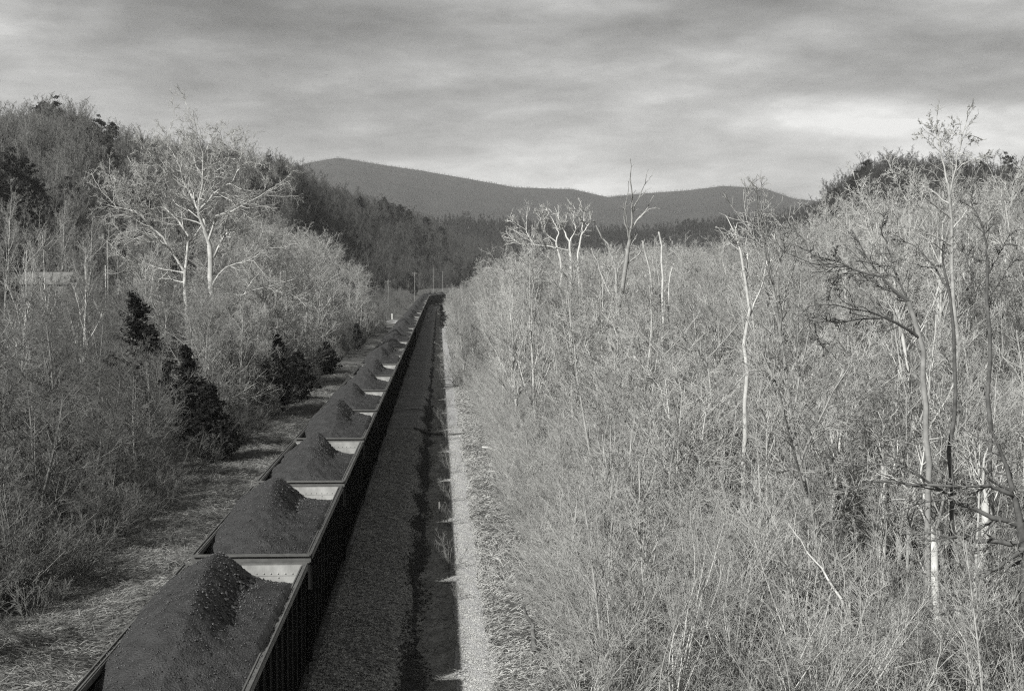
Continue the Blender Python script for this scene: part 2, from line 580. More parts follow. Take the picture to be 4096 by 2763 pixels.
def children(g, pts, rad, n, t0, t1, ang, ratio, K, wob, up, rr=0.55, taper=0.6, rmin=0.004):
    """n children on every parent branch"""
    N, K1 = pts.shape[:2]
    Kp = K1 - 1
    par = np.repeat(np.arange(N), n)
    t = g.uniform(t0, t1, len(par))
    f = t * Kp
    i = np.minimum(f.astype(int), Kp - 1)
    a = (f - i)[:, None]
    p = pts[par, i] * (1 - a) + pts[par, i + 1] * a
    tan = unit(pts[par, i + 1] - pts[par, i])
    rnd = unit(g.normal(size=p.shape))
    perp = unit(np.cross(tan, rnd))
    th = np.radians(g.uniform(ang[0], ang[1], len(par)))[:, None]
    d = tan * np.cos(th) + perp * np.sin(th)
    plen = np.linalg.norm(np.diff(pts, axis=1), axis=2).sum(1)[par]
    L = plen * g.uniform(ratio[0], ratio[1], len(par)) * (1 - taper * t)
    r = np.maximum((rad[par, 0] * (1 - t) + rad[par, 1] * t) * rr, rmin)
    return grow(g, p, d, L, K, wob, up), np.stack([r, np.maximum(r * 0.35, rmin * 0.7)], 1)


def tubes(groups):
    """groups: list of (pts (N,K+1,3), rad (N,2), sides) -> V, F"""
    VV, FF, base = [], [], 0
    for pts, rad, n in groups:
        N, K1 = pts.shape[:2]
        if N == 0:
            continue
        tan = np.empty_like(pts)
        tan[:, 1:-1] = pts[:, 2:] - pts[:, :-2]
        tan[:, 0] = pts[:, 1] - pts[:, 0]
        tan[:, -1] = pts[:, -1] - pts[:, -2]
        tan = unit(tan)
        ref = np.where(np.abs(tan[..., 2:3]) > 0.9, np.array([1.0, 0, 0]), np.array([0, 0, 1.0]))
        a = unit(np.cross(tan, ref))
        b = np.cross(tan, a)
        t = np.linspace(0, 1, K1)
        r = rad[:, 0:1] * (1 - t) + rad[:, 1:2] * t
        ang = np.arange(n) * 2 * math.pi / n
        ring = (pts[:, :, None, :] + r[:, :, None, None] * (np.cos(ang)[None, None, :, None] * a[:, :, None, :] + np.sin(ang)[None, None, :, None] * b[:, :, None, :]))
        idx = np.arange(N * K1 * n).reshape(N, K1, n) + base
        j = np.roll(idx, -1, axis=2)
        F = np.stack([idx[:, :-1], j[:, :-1], j[:, 1:], idx[:, 1:]], -1).reshape(-1, 4)
        VV.append(ring.reshape(-1, 3))
        FF.append(F)
        base += N * K1 * n
    return np.concatenate(VV), np.concatenate(FF)


def bare_tree(seed, h, r, fb=0.3, n1=12, ang1=(30, 60), len1=0.42, up1=0.06, wob=0.10, n2=7, n3=6, n4=3, up=0.05, taper=0.55,
              lean=0.0, twig=0.008, trunk_wob=0.035, ang2=(25, 55)):
    g = np.random.default_rng(seed)
    D0 = np.array([[lean * g.normal(), lean * g.normal(), 1.0]])
    tp = grow(g, np.array([[0, 0, -0.3]]), D0, np.array([h + 0.3]), 12, trunk_wob, 0.03)
    tr = np.array([[r, max(0.02, r * 0.12)]])
    l1, r1 = children(g, tp, tr, n1, fb, 0.97, ang1, (len1 * 0.75, len1 * 1.2), 7, wob, up1, 0.6, taper, twig * 1.6)
    l2, r2 = children(g, l1, r1, n2, 0.2, 0.98, ang2, (0.32, 0.6), 4, wob * 1.1, up, 0.66, 0.5, twig * 1.3)
    l3, r3 = children(g, l2, r2, n3, 0.15, 1.0, (25, 60), (0.3, 0.6), 3, wob * 1.2, up, 0.65, 0.4, twig)
    crown = [(l1, r1, 4), (l2, r2, 3), (l3, r3, 3)]
    if n4:
        l4, r4 = children(g, l3, r3, n4, 0.2, 1.0, (25, 55), (0.35, 0.7), 2, wob, up, 0.7, 0.3, twig * 0.85)
        crown.append((l4, r4, 3))
    return [(tp, tr, 8)], crown


def shrub(seed, h, stems=12, spread=0.5, n2=8, n3=6, n4=3, r=0.030, twig=0.006, base=0.5, lean=(0.0, 0.0)):
    """many stems fanning up from one root"""
    g = np.random.default_rng(seed)
    a = g.uniform(0, 6.283, stems)
    s = spread * np.sqrt(g.uniform(0.02, 1, stems))
    D = np.stack([np.cos(a) * s + lean[0], np.sin(a) * s + lean[1], np.ones(stems)], 1)
    P = np.stack([np.cos(a) * base * s, np.sin(a) * base * s, np.full(stems, -0.2)], 1)
    L = h * g.uniform(0.65, 1.08, stems)
    tp = grow(g, P, D, L, 7, 0.085, -0.01)
    tr = np.stack([r * g.uniform(0.6, 1.3, stems), np.full(stems, twig)], 1)
    l2, r2 = children(g, tp, tr, n2, 0.25, 1.0, (20, 55), (0.28, 0.55), 4, 0.10, 0.03, 0.6, 0.5, twig * 1.2)
    l3, r3 = children(g, l2, r2, n3, 0.15, 1.0, (22, 55), (0.3, 0.6), 3, 0.11, 0.02, 0.7, 0.4, twig)
    crown = [(l2, r2, 3), (l3, r3, 3)]
    if n4:
        l4, r4 = children(g, l3, r3, n4, 0.2, 1.0, (20, 45), (0.35, 0.7), 2, 0.08, 0.02, 0.75, 0.3, twig * 0.85)
        crown.append((l4, r4, 3))
    return [(tp, tr, 5)], crown


def leaf_tris(g, C, size, aniso=None):
    """small needle sprays at the points C"""
    N = len(C)
    d = unit(g.normal(size=(N, 3)) + (aniso if aniso is not None else 0))
    w = unit(np.cross(d, g.normal(size=(N, 3))))
    s = size * g.uniform(0.6, 1.4, (N, 1))
    V = np.stack([C - w * s * 0.32, C + w * s * 0.32, C + d * s], 1).reshape(-1, 3)
    F = np.arange(3 * N).reshape(N, 3)
    return V, F


def cedar(seed, h, w, nb=90, per=42, ragged=0.25, needle=0.22, low=0.05, power=0.8):
    """upright evergreen: rising boughs clothed in sprays"""
    g = np.random.default_rng(seed)
    tp = grow(g, np.array([[0, 0, -0.2]]), np.array([[0, 0, 1.0]]), np.array([h * 0.97]), 10, 0.02, 0.03)
    tr = np.array([[0.02 * h + 0.03, 0.015]])
    t = low + (1 - low) * g.uniform(0, 1, nb) ** 0.9
    f = np.minimum((t * 10).astype(int), 9)
    P = tp[0, f]
    P = P.copy()
    P[:, 2] = t * h * 0.97
    a = g.uniform(0, 6.283, nb)
    L = w * 0.5 * np.clip((1 - t) ** power + 0.06, 0, 1) * g.uniform(1 - 2 * ragged, 1 + ragged, nb)
    D = np.stack([np.cos(a), np.sin(a), np.full(nb, 0.45)], 1)
    bp = grow(g, P, D, L, 4, 0.10, 0.10)
    br = np.stack([np.full(nb, 0.012 + 0.002 * h), np.full(nb, 0.005)], 1)
    tt = g.uniform(0.15, 1.0, (nb, per)) * 4
    i = np.minimum(tt.astype(int), 3)
    fr = (tt - i)[..., None]
    rows = np.arange(nb)[:, None]
    C = bp[rows, i] * (1 - fr) + bp[rows, i + 1] * fr
    C = C.reshape(-1, 3) + g.normal(size=(nb * per, 3)) * needle * 0.55
    V, F = leaf_tris(g, C, needle, np.array([0, 0, 0.5]))
    return [(tp, tr, 6)], (V, F), [(bp, br, 3)]


def pine(seed, h, nb=44, per=60, clump=0.5, low=0.35, w=0.36):
    """open-grown pine: bare lower trunk, tiers of clumped foliage"""
    g = np.random.default_rng(seed)
    tp = grow(g, np.array([[0, 0, -0.5]]), np.array([[0, 0, 1.0]]), np.array([h]), 10, 0.025, 0.05)
    tr = np.array([[0.014 * h, 0.03]])
    t = low + (1 - low) * np.sort(g.uniform(0, 1, nb))
    P = np.stack([np.interp(t, np.linspace(0, 1, 11), tp[0, :, k]) for k in range(3)], 1)
    a = g.uniform(0, 6.283, nb)
    L = h * w * (1.05 - t) ** 0.6 * g.uniform(0.45, 1.1, nb)
    D = np.stack([np.cos(a), np.sin(a), np.full(nb, 0.25)], 1)
    bp = grow(g, P, D, L, 4, 0.12, 0.06)
    br = np.stack([np.full(nb, 0.05), np.full(nb, 0.015)], 1)
    tt = g.uniform(0.45, 1.05, (nb, per)) * 4
    i = np.minimum(tt.astype(int), 3)
    fr = (tt - i)[..., None]
    rows = np.arange(nb)[:, None]
    C = (bp[rows, i] * (1 - fr) + bp[rows, i + 1] * fr).reshape(-1, 3) + g.normal(size=(nb * per, 3)) * clump * np.array([0.6, 0.6, 0.35])
    V, F = leaf_tris(g, C, clump * 0.9, np.array([0, 0, 0.4]))
    return [(tp, tr, 5)], (V, F), [(bp, br, 3)]


def merged(proto_parts, name, mats):
    """one mesh with several materials, for the uncounted woods"""
    V, F, mi, base = [], [], [], 0
    for (v, f), k in proto_parts:
        V.append(v)
        F.append(f + base)
        mi += [k] * len(f)
        base += len(v)
    me = np_mesh(name, np.concatenate(V), F, None, True)
    for m in mats:
        me.materials.append(m)
    me.polygons.foreach_set('material_index', np.array(mi, dtype=np.int32))
    return me


class Proto:
    """shared meshes of one plant kind"""
    def __init__(self, name, trunk, crown, mat, trunk_mat=None, leaves=None, leaf_mat=None, limb_levels=2):
        tv, tf = tubes(trunk)
        self.trunk = np_mesh(name + '_trunk', tv, tf, trunk_mat or mat, True)
        if leaves is None:
            k = limb_levels
            self.crown = merged([(tubes(crown[:k]), 0), (tubes(crown[k:]), 1)], name + '_crown', [trunk_mat or mat, mat])
        else:
            lv, lf = leaves
            self.crown = np_mesh(name + '_crown', lv, lf, leaf_mat, False)
        self.boughs = None
        if leaves is not None and crown:
            cv, cf = tubes(crown)
            self.boughs = np_mesh(name + '_boughs', cv, cf, trunk_mat or mat, True)
        self.name = name

    def place(self, name, x, y, label, cat, group=None, scale=1.0, rz=0.0, z=None, tilt=(0, 0), crown='crown'):
        zz = float(ground_z(x, y)) if z is None else z
        o = empty(name, (x, y, zz), rz, scale)
        o.rotation_euler = (tilt[0], tilt[1], rz)
        tag(o, label, cat, group)
        link(bpy.data.objects.new('trunk', self.trunk), o)
        c_ = link(bpy.data.objects.new(crown, self.crown), o)
        if crown == 'twigs':
            c_['kind'] = 'stuff'
        if self.boughs is not None:
            link(bpy.data.objects.new('boughs', self.boughs), o)
        return o


def scatter(name, pts, rot, scl, idx, meshes, label, cat=None):
    """an uncounted wood: one object whose points carry plants"""
    me = bpy.data.meshes.new(name)
    me.vertices.add(len(pts))
    me.vertices.foreach_set('co', np.asarray(pts, np.float32).ravel())
    for nm, arr, ty in (('turn', rot, 'FLOAT'), ('size', scl, 'FLOAT'), ('which', idx, 'INT')):
        at_ = me.attributes.new(nm, ty, 'POINT')
        at_.data.foreach_set('value', np.asarray(arr, np.float32 if ty == 'FLOAT' else np.int32))
    o = tag(mesh_obj(name, me), label=label, cat=cat, kind='stuff')
    ng = bpy.data.node_groups.new(name + '_nodes', 'GeometryNodeTree')
    ng.interface.new_socket('Geometry', in_out='INPUT', socket_type='NodeSocketGeometry')
    ng.interface.new_socket('Geometry', in_out='OUTPUT', socket_type='NodeSocketGeometry')
    n, l = ng.nodes, ng.links
    gi, go = n.new('NodeGroupInput'), n.new('NodeGroupOutput')
    iop = n.new('GeometryNodeInstanceOnPoints')
    l.new(gi.outputs[0], iop.inputs['Points'])
    g2i = n.new('GeometryNodeGeometryToInstance')
    for m in reversed(meshes):
        po = bpy.data.objects.new(name + '_source', m)
        oi = n.new('GeometryNodeObjectInfo')
        oi.inputs['Object'].default_value = po
        oi.inputs['As Instance'].default_value = True
        l.new(oi.outputs['Geometry'], g2i.inputs[0])
    jn = g2i
    l.new(jn.outputs[0], iop.inputs['Instance'])
    iop.inputs['Pick Instance'].default_value = True

    def attr(nm, ty):
        a = n.new('GeometryNodeInputNamedAttribute')
        a.data_type = ty
        a.inputs['Name'].default_value = nm
        return a.outputs['Attribute']

    l.new(attr('which', 'INT'), iop.inputs['Instance Index'])
    cb = n.new('ShaderNodeCombineXYZ')
    l.new(attr('turn', 'FLOAT'), cb.inputs[2])
    l.new(cb.outputs[0], iop.inputs['Rotation'])
    l.new(attr('size', 'FLOAT'), iop.inputs['Scale'])
    l.new(iop.outputs[0], go.inputs[0])
    md = o.modifiers.new('plants', 'NODES')
    md.node_group = ng
    return o


# ------------------------------------------------------------------ the coal train
CAR_L, PITCH, HALF_W, RIM = 13.2, 14.4, 1.61, 4.0
NEAR_FACE = 40.2                                 # near end of the second car
HL = CAR_L / 2


def side_mesh(sx, ):
    b = MB()
    x0, x1 = (HALF_W - 0.10, HALF_W - 0.07) if sx > 0 else (-HALF_W + 0.07, -HALF_W + 0.10)
    b.box(x0, x1, -HL + 0.06, HL - 0.06, 1.32, RIM - 0.14)
    xa, xb = (HALF_W - 0.07, HALF_W - 0.02) if sx > 0 else (-HALF_W + 0.02, -HALF_W + 0.07)
    b.box(xa, xb, -HL + 0.06, HL - 0.06, 1.22, 1.42)          # side sill
    return b.mesh('side_wall', M['paint_dark'])


def end_mesh(s):
    """end sheet with its stepped lap plate; s=+1 far end, -1 near end"""
    b = MB()
    y = s * (HL - 0.10)
    b.box(-HALF_W + 0.11, HALF_W - 0.11, min(y, y + s * 0.03), max(y, y + s * 0.03), 1.9, RIM - 0.30)
    b.box(-HALF_W + 0.11, HALF_W - 0.11, min(y - s * 0.015, y + s * 0.03), max(y - s * 0.015, y + s * 0.03), RIM - 0.29, RIM - 0.02)
    return b.mesh('end_wall', M['inner'])


def build_car_meshes():
    c = {}
    c['side_r'], c['side_l'] = side_mesh(1), side_mesh(-1)
    c['end_f'], c['end_n'] = end_mesh(1), end_mesh(-1)
    for s, k in ((1, 'chord_r'), (-1, 'chord_l')):
        b = MB()
        x0, x1 = (HALF_W - 0.15, HALF_W) if s > 0 else (-HALF_W, -HALF_W + 0.15)
        b.box(x0, x1, -HL + 0.07, HL - 0.07, RIM - 0.13, RIM)
        lip = (HALF_W - 0.04, HALF_W - 0.01) if s > 0 else (-HALF_W + 0.01, -HALF_W + 0.04)
        b.box(lip[0], lip[1], -HL + 0.07, HL - 0.07, RIM + 0.001, RIM + 0.035)
        b.box((lip[0] - 0.11 if s > 0 else lip[0] + 0.08), (lip[0] - 0.08 if s > 0 else lip[0] + 0.11), -HL + 0.4, HL - 0.4, RIM + 0.001, RIM + 0.02)
        c[k] = b.mesh('top_chord', M['rim'])
    b = MB()
    b.box(-HALF_W + 0.03, HALF_W - 0.03, -HL - 0.02, -HL + 0.06, RIM - 0.20, RIM + 0.03)
    b.box(-HALF_W + 0.06, HALF_W - 0.06, -HL - 0.10, -HL - 0.02, RIM - 0.20, RIM - 0.165)
    b.box(-HALF_W + 0.06, HALF_W - 0.06, -HL - 0.10, -HL - 0.02, RIM - 0.02, RIM + 0.015)
    c['beam_n'] = b.mesh('end_beam', M['rim'])
    b = MB()
    b.box(-HALF_W + 0.03, HALF_W - 0.03, HL - 0.06, HL + 0.02, RIM - 0.20, RIM + 0.012)
    b.box(-HALF_W + 0.06, HALF_W - 0.06, HL + 0.02, HL + 0.09, RIM - 0.03, RIM + 0.004)
    c['beam_f'] = b.mesh('end_beam', M['rim'])
    b = MB()
    b.box(-0.05, 0.05, -0.05, 0.05, 1.1, RIM - 0.21)
    b.box(-0.09, 0.09, -0.015, 0.015, 1.1, RIM - 0.215)
    c['post'] = b.mesh('corner_post', M['paint_dark'])
    b = MB()
    b.hexa([(-0.03, -0.07, 1.43), (0.055, -0.045, 1.43), (0.055, 0.045, 1.43), (-0.03, 0.07, 1.43),
            (-0.03, -0.07, RIM - 0.15), (0.055, -0.045, RIM - 0.15), (0.055, 0.045, RIM - 0.15), (-0.03, 0.07, RIM - 0.15)])
    c['rib'] = b.mesh('rib', M['paint_dark'])
    b = MB()
    b.hexa([(-1.45, -HL + 0.12, 1.75), (1.45, -HL + 0.12, 1.75), (1.45, -HL + 0.5, 1.75), (-1.45, -HL + 0.5, 1.75),
            (-1.49, -HL + 0.10, 1.95), (1.49, -HL + 0.10, 1.95), (1.49, -HL + 0.5, 1.95), (-1.49, -HL + 0.5, 1.95)])
    b.box(-1.49, 1.49, -HL + 0.5, HL - 0.5, 1.75, 1.95)
    b.hexa([(-1.45, HL - 0.5, 1.75), (1.45, HL - 0.5, 1.75), (1.45, HL - 0.12, 1.75), (-1.45, HL - 0.12, 1.75),
            (-1.49, HL - 0.5, 1.95), (1.49, HL - 0.5, 1.95), (1.49, HL - 0.10, 1.95), (-1.49, HL - 0.10, 1.95)])
    c['floor'] = b.mesh('floor', M['paint_dark'])
    b = MB()                                                   # three discharge pockets
    for y in (-2.6, 0.0, 2.6):
        b.hexa([(-1.2, y - 0.35, 0.45), (1.2, y - 0.35, 0.45), (1.2, y + 0.35, 0.45), (-1.2, y + 0.35, 0.45),
                (-1.45, y - 1.2, 1.74), (1.45, y - 1.2, 1.74), (1.45, y + 1.2, 1.74), (-1.45, y + 1.2, 1.74)])
    c['hopper'] = b.mesh('discharge_hoppers', M['paint_dark'])
    b = MB()
    b.box(-0.18, 0.18, -HL - 0.35, HL + 0.35, 0.75, 1.05)
    c['sill'] = b.mesh('centre_sill', M['paint_dark'])
    b = MB()
    b.box(-0.10, 0.10, -0.30, 0.25, 0.80, 1.02).box(-0.16, 0.16, 0.20, 0.285, 0.76, 1.06)
    c['coupler'] = b.mesh('coupler', M['wheel'])
    b = MB()
    for s in (-1, 1):
        x0, x1 = (0.93, 1.07) if s > 0 else (-1.07, -0.93)
        b.box(x0, x1, -1.15, 1.15, 0.50, 0.72).box(x0, x1, -0.35, 0.35, 0.28, 0.50)
    b.box(-0.92, 0.92, -0.22, 0.22, 0.42, 0.74)
    c['truck'] = b.mesh('truck', M['wheel'])
    b = MB()
    for s in (-1, 1):
        b.cyl((s * 0.68, 0, 0.46), (s * 0.82, 0, 0.46), 0.46, n=18)
    b.cyl((-0.9, 0, 0.46), (0.9, 0, 0.46), 0.08, n=8)
    c['wheel'] = b.mesh('wheelset', M['wheel'])
    b = MB()                                                   # bolt heads of the far end sheet
    y = HL - 0.10
    xs_ = list(np.linspace(-1.35, -0.55, 6)) + list(np.linspace(0.1, 1.4, 8))
    for x in xs_:
        b.cyl((x, y - 0.016, RIM - 0.235), (x, y - 0.042, RIM - 0.235), 0.022, 0.012, n=6)
    for x, z in ((0.85, RIM - 0.34), (0.85, RIM - 0.65), (1.38, RIM - 0.5), (-1.38, RIM - 0.5)):
        b.cyl((x, y - 0.001, z), (x, y - 0.028, z), 0.022, 0.012, n=6)
    c['bolts'] = b.mesh('bolt_heads', M['inner'])
    y = -HL + 0.04                                             # outside end plate with rivets, near end
    b = MB().box(-0.13, 0.13, y - 0.012, y, 2.2, RIM - 0.22)
    for z in np.arange(2.35, RIM - 0.3, 0.28):
        b.cyl((0.06, y - 0.011, z), (0.06, y - 0.035, z), 0.022, 0.014, n=6)
    c['plate'] = b.mesh('end_plate', M['endplate'])
    b = MB()
    b.cyl((1.20, -HL - 0.06, 0), (1.55, -HL - 0.06, 0), 0.014, n=6)
    b.cyl((1.21, -HL - 0.06, 0), (1.21, -HL + 0.05, 0), 0.014, n=6).cyl((1.54, -HL - 0.06, 0), (1.54, -HL + 0.05, 0), 0.014, n=6)
    c['grab'] = b.mesh('grab_iron', M['rim'])
    return c


CM = build_car_meshes()


def heap_surface(var):
    g = np.random.default_rng(100 + var)
    ph = g.uniform(0, 6.28, 12)
    peak = (1.00, 0.80, 0.94, 0.72)[var]
    skew = (0.4, -0.5, 0.0, 0.9)[var]
    x0 = (-0.04, 0.05, -0.10, 0.0)[var]

    def surf(x, y):
        end = np.clip(np.abs(y - skew) - 1.8, 0, 9) * 0.52
        wave = (0.10, 0.14, 0.06, 0.18)[var] * np.sin(y * 1.15 + ph[0])
        d = x - x0 - 0.10 * np.sin(y * 0.9 + ph[1])
        cone = np.sqrt(d * d + end * end + 0.14) - 0.37
        z = RIM + peak + wave * np.exp(-(x / 0.9) ** 2) - np.where(d < 0, 0.74, 0.66) * cone
        # the right side: a steep fresh face above a flatter toe
        w = sstep(-4.6, -1.0, y + 0.5 * np.sin(ph[2])) * sstep(7.5, 4.5, y)
        cut = np.where(d > 0, np.minimum(0.75 * d, 0.42) - 0.46 * np.clip(d - 0.75, 0, 2), 0.0)
        z = z - w * cut
        fine = sum(0.022 / (k + 1) ** 0.7 * np.sin((3.1 + 2.7 * k) * x + ph[k % 12] + (2.3 + 1.9 * k) * y * (1 if k % 2 else -1)) for k in range(6))
        return z + fine
    return surf


def build_heaps():
    out = []
    for var in range(4):
        g = np.random.default_rng(300 + var)
        s = heap_surface(var)
        xs_, ys_ = np.linspace(-HALF_W + 0.09, HALF_W - 0.09, 53), np.linspace(-HL + 0.09, HL - 0.09, 216)
        X, Y = np.meshgrid(xs_, ys_)
        Z = s(X, Y) + g.normal(0, 0.010 + 0.016 * np.exp(-((X - 0.5) / 0.45) ** 2), X.shape)
        inside = (np.abs(X) > HALF_W - 0.17)
        Z = np.where(inside, np.minimum(Z, RIM - 0.02), Z)
        Z = np.maximum(Z, 2.2)
        V = np.stack([X.ravel(), Y.ravel(), Z.ravel()], 1)
        i = np.arange(X.size).reshape(X.shape)
        F = np.stack([i[:-1, :-1].ravel(), i[:-1, 1:].ravel(), i[1:, 1:].ravel(), i[1:, :-1].ravel()], 1)
        # a skirt down to the floor gives the load its body
        edge = np.concatenate([i[0, :], i[1:, -1], i[-1, -2::-1], i[-2:0:-1, 0]])
        low = V[edge].copy()
        low[:, 2] = 1.9
        nb = len(V)
        V = np.concatenate([V, low])
        k = np.arange(len(edge))
        S = np.stack([edge[k], nb + k, nb + (k + 1) % len(edge), edge[(k + 1) % len(edge)]], 1)
        heap = np_mesh('coal_load', V, [F, S], M['coal'], True)
        # loose lumps
        N = 15000
        x = g.uniform(-1.42, 1.42, N)
        y = g.uniform(-6.3, 6.3, N)
        bias = np.exp(-((x - 0.45) / 0.45) ** 2) * sstep(-3.5, 0.0, y)
        keep = g.uniform(0, 1, N) < 0.50 + 0.5 * bias
        x, y, bias = x[keep], y[keep], bias[keep]
        size = (0.009 + 0.022 * g.uniform(0, 1, len(x)) ** 4) * (1 + 1.5 * bias * g.uniform(0, 1, len(x)))
        zl = s(x, y) + size * 0.3
        ns = 420                                               # spilled on the side chords
        sx_ = np.where(g.uniform(0, 1, ns) < 0.5, -1, 1) * g.uniform(1.47, 1.59, ns)
        x, y = np.concatenate([x, sx_]), np.concatenate([y, g.normal(0, 2.6, ns).clip(-6.3, 6.3)])
        size = np.concatenate([size, g.uniform(0.012, 0.03, ns)])
        zl = np.concatenate([zl, np.full(ns, RIM + 0.008)])
        lv, lf = lumps(g, np.stack([x, y, zl], 1), size)
        out.append((heap, np_mesh('coal_lumps', lv, lf, M['lump'])))
    return out


OCT = np.array([(1, 0, 0), (-1, 0, 0), (0, 1, 0), (0, -1, 0), (0, 0, 1), (0, 0, -1)], float)
OCTF = np.array([(0, 2, 4), (2, 1, 4), (1, 3, 4), (3, 0, 4), (2, 0, 5), (1, 2, 5), (3, 1, 5), (0, 3, 5)])


def lumps(g, C, size, flat=0.7):
    """broken stones: jittered octahedra"""
    N = len(C)
    P = OCT[None] * g.uniform(0.55, 1.25, (N, 6, 1)) + g.normal(0, 0.22, (N, 6, 3))
    a = g.uniform(0, 6.283, N)
    ca, sa = np.cos(a)[:, None], np.sin(a)[:, None]
    x, y = P[..., 0] * ca - P[..., 1] * sa, P[..., 0] * sa + P[..., 1] * ca
    P = np.stack([x, y, P[..., 2] * flat], -1) * size[:, None, None] + C[:, None, :]
    F = OCTF[None] + (np.arange(N) * 6)[:, None, None]
    return P.reshape(-1, 3), F.reshape(-1, 3)


HEAPS = build_heaps()


def track_pose(s):
    """s: metres along the line -> x, y, heading"""
    if s <= CURVE_Y:
        return TX, s, 0.0
    a = (s - CURVE_Y) / CURVE_R
    return TX + CURVE_R * (1 - math.cos(a)), CURVE_Y + CURVE_R * math.sin(a), -a


ORD = ['first', 'second', 'third', 'fourth', 'fifth', 'sixth', 'seventh', 'eighth', 'ninth', 'tenth', 'eleventh', 'twelfth']
NCARS = 46
var_seq = [0, 2, 1, 0, 2, 1, 3, 0, 3, 1]
for n in range(NCARS):
    s = NEAR_FACE + HL + (n - 1) * PITCH
    x, y, h = track_pose(s)
    car = empty('hopper_car', (x, y, 0.0), h)
    far = n >= 14
    if n < 12:
        tag(car, 'dark steel hopper car, %s from the open end of the train in view' % ORD[n], 'rail car', 'coal hopper cars on the straight')
    elif s <= CURVE_Y:
        tag(car, 'dark steel open hopper car in the distant part of the straight train', 'rail car', 'coal hopper cars on the straight')
    else:
        tag(car, 'dark steel hopper car seen side on where the line curves away', 'rail car', 'coal hopper cars on the curve')
    P = lambda nm, k, loc=(0, 0, 0), rz=0.0, par=car: mesh_obj(nm, CM[k], par, loc, rz)
    P('side_wall', 'side_r'), P('side_wall', 'side_l'), P('end_wall', 'end_f'), P('end_wall', 'end_n')
    P('top_chord', 'chord_r'), P('top_chord', 'chord_l'), P('end_beam', 'beam_n'), P('end_beam', 'beam_f')
    P('floor', 'floor'), P('centre_sill', 'sill')
    for sy in (-1, 1):
        for sx in (-1, 1):
            P('corner_post', 'post', (sx * (HALF_W - 0.09), sy * (HL - 0.01), 0))
    if not far:
        P('discharge_hoppers', 'hopper'), P('end_plate', 'plate', (1.38, 0, 0)), P('end_plate', 'plate', (-1.38, 0, 0))
        for z in (1.5, 1.95, 2.4, 2.85):
            P('grab_iron', 'grab', (0, 0, z))
        tag(P('bolt_heads', 'bolts'), kind='stuff')
        P('coupler', 'coupler', (0, HL + 0.36, 0)), P('coupler', 'coupler', (0, -HL - 0.36, 0), math.pi)
        for k in range(11):
            yy_ = -HL + 0.9 + k * (CAR_L - 1.8) / 10
            P('rib', 'rib', (HALF_W - 0.055, yy_, 0))
            P('rib', 'rib', (-HALF_W + 0.055, yy_, 0), math.pi)
    for sy in (-1, 1):
        t = P('truck', 'truck', (0, sy * (HL - 2.1), 0))
        for w in (-0.88, 0.88):
            P('wheelset', 'wheel', (0, w, 0), 0, t)
    v = var_seq[n % len(var_seq)]
    load = mesh_obj('coal_load', HEAPS[v][0], None, (x, y, 0.0), h)
    if n < 12:
        tag(load, 'coal heap in the %s hopper car from the open end of the train in view' % ORD[n], 'coal heap', 'coal loads on the straight')
    elif s <= CURVE_Y:
        tag(load, 'dark coal heap in the distant part of the straight train', 'coal heap', 'coal loads on the straight')
    else:
        tag(load, 'coal heap topping a hopper car where the line curves away', 'coal heap', 'coal loads on the curve')
    if not far:
        tag(mesh_obj('coal_lumps', HEAPS[v][1], load), kind='stuff')

# rails and sleepers under the train
for sx in (-1, 1):
    ss = np.concatenate([np.linspace(-20, CURVE_Y, 30), np.linspace(CURVE_Y + 5, CURVE_Y + 220, 40)])
    V, F = [], []
    prof = [(-0.065, -0.17), (0.065, -0.17), (0.02, -0.15), (0.02, -0.05), (0.036, -0.03), (0.036, 0.0), (-0.036, 0.0), (-0.036, -0.03), (-0.02, -0.05), (-0.02, -0.15)]
    for s in ss:
        x, y, h = track_pose(s)
        for px, pz in prof:
            o_ = sx * 0.7525 + px
            V.append((x + o_ * math.cos(h), y + o_ * math.sin(h), pz))
    k = len(prof)
    for i in range(len(ss) - 1):
        for j in range(k):
            F.append((i * k + j, i * k + (j + 1) % k, (i + 1) * k + (j + 1) % k, (i + 1) * k + j))
    tag(mesh_obj('rail', np_mesh('rail', V, np.array(F), M['wheel'])), 'steel rail running under the wheels of the coal train', 'rail', 'rails of the line')
b = MB()
b.box(-1.3, 1.3, -0.11, 0.11, -0.36, -0.175)
tie = b.mesh('sleeper', M['bark_dark'])
for k in range(70):
    o = mesh_obj('sleeper', tie, None, (TX, 22 + k * 0.62, 0))
    tag(o, 'dark timber sleeper half sunk in the ballast under the train', 'sleeper', 'sleepers under the train')

# loose stone on the bed and the path
g = np.random.default_rng(5)
N = 52000
sy = 40 + 75 * g.uniform(0, 1, N) ** 1.5
sx = g.uniform(-3.75, -0.55, N)
size = g.uniform(0.022, 0.05, N)
v_, f_ = lumps(g, np.stack([sx, sy, np.maximum(ballast_z(sx, sy), -0.62) + size * 0.15], 1), size)
tag(mesh_obj('ballast_stones', np_mesh('ballast_stones', v_, f_, M['stone'])), 'loose grey crushed stone strewn over the track bed', 'ballast', kind='stuff')
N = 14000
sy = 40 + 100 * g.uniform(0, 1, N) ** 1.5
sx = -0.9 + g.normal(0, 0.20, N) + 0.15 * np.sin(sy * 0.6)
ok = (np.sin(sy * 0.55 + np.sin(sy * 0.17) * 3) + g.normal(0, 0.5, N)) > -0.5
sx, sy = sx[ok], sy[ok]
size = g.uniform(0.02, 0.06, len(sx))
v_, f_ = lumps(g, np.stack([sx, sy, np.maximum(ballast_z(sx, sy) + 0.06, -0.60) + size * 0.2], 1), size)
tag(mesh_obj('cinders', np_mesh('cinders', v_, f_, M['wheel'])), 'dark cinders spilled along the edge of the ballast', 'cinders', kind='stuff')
N = 26000
sy = 40 + 80 * g.uniform(0, 1, N) ** 1.5
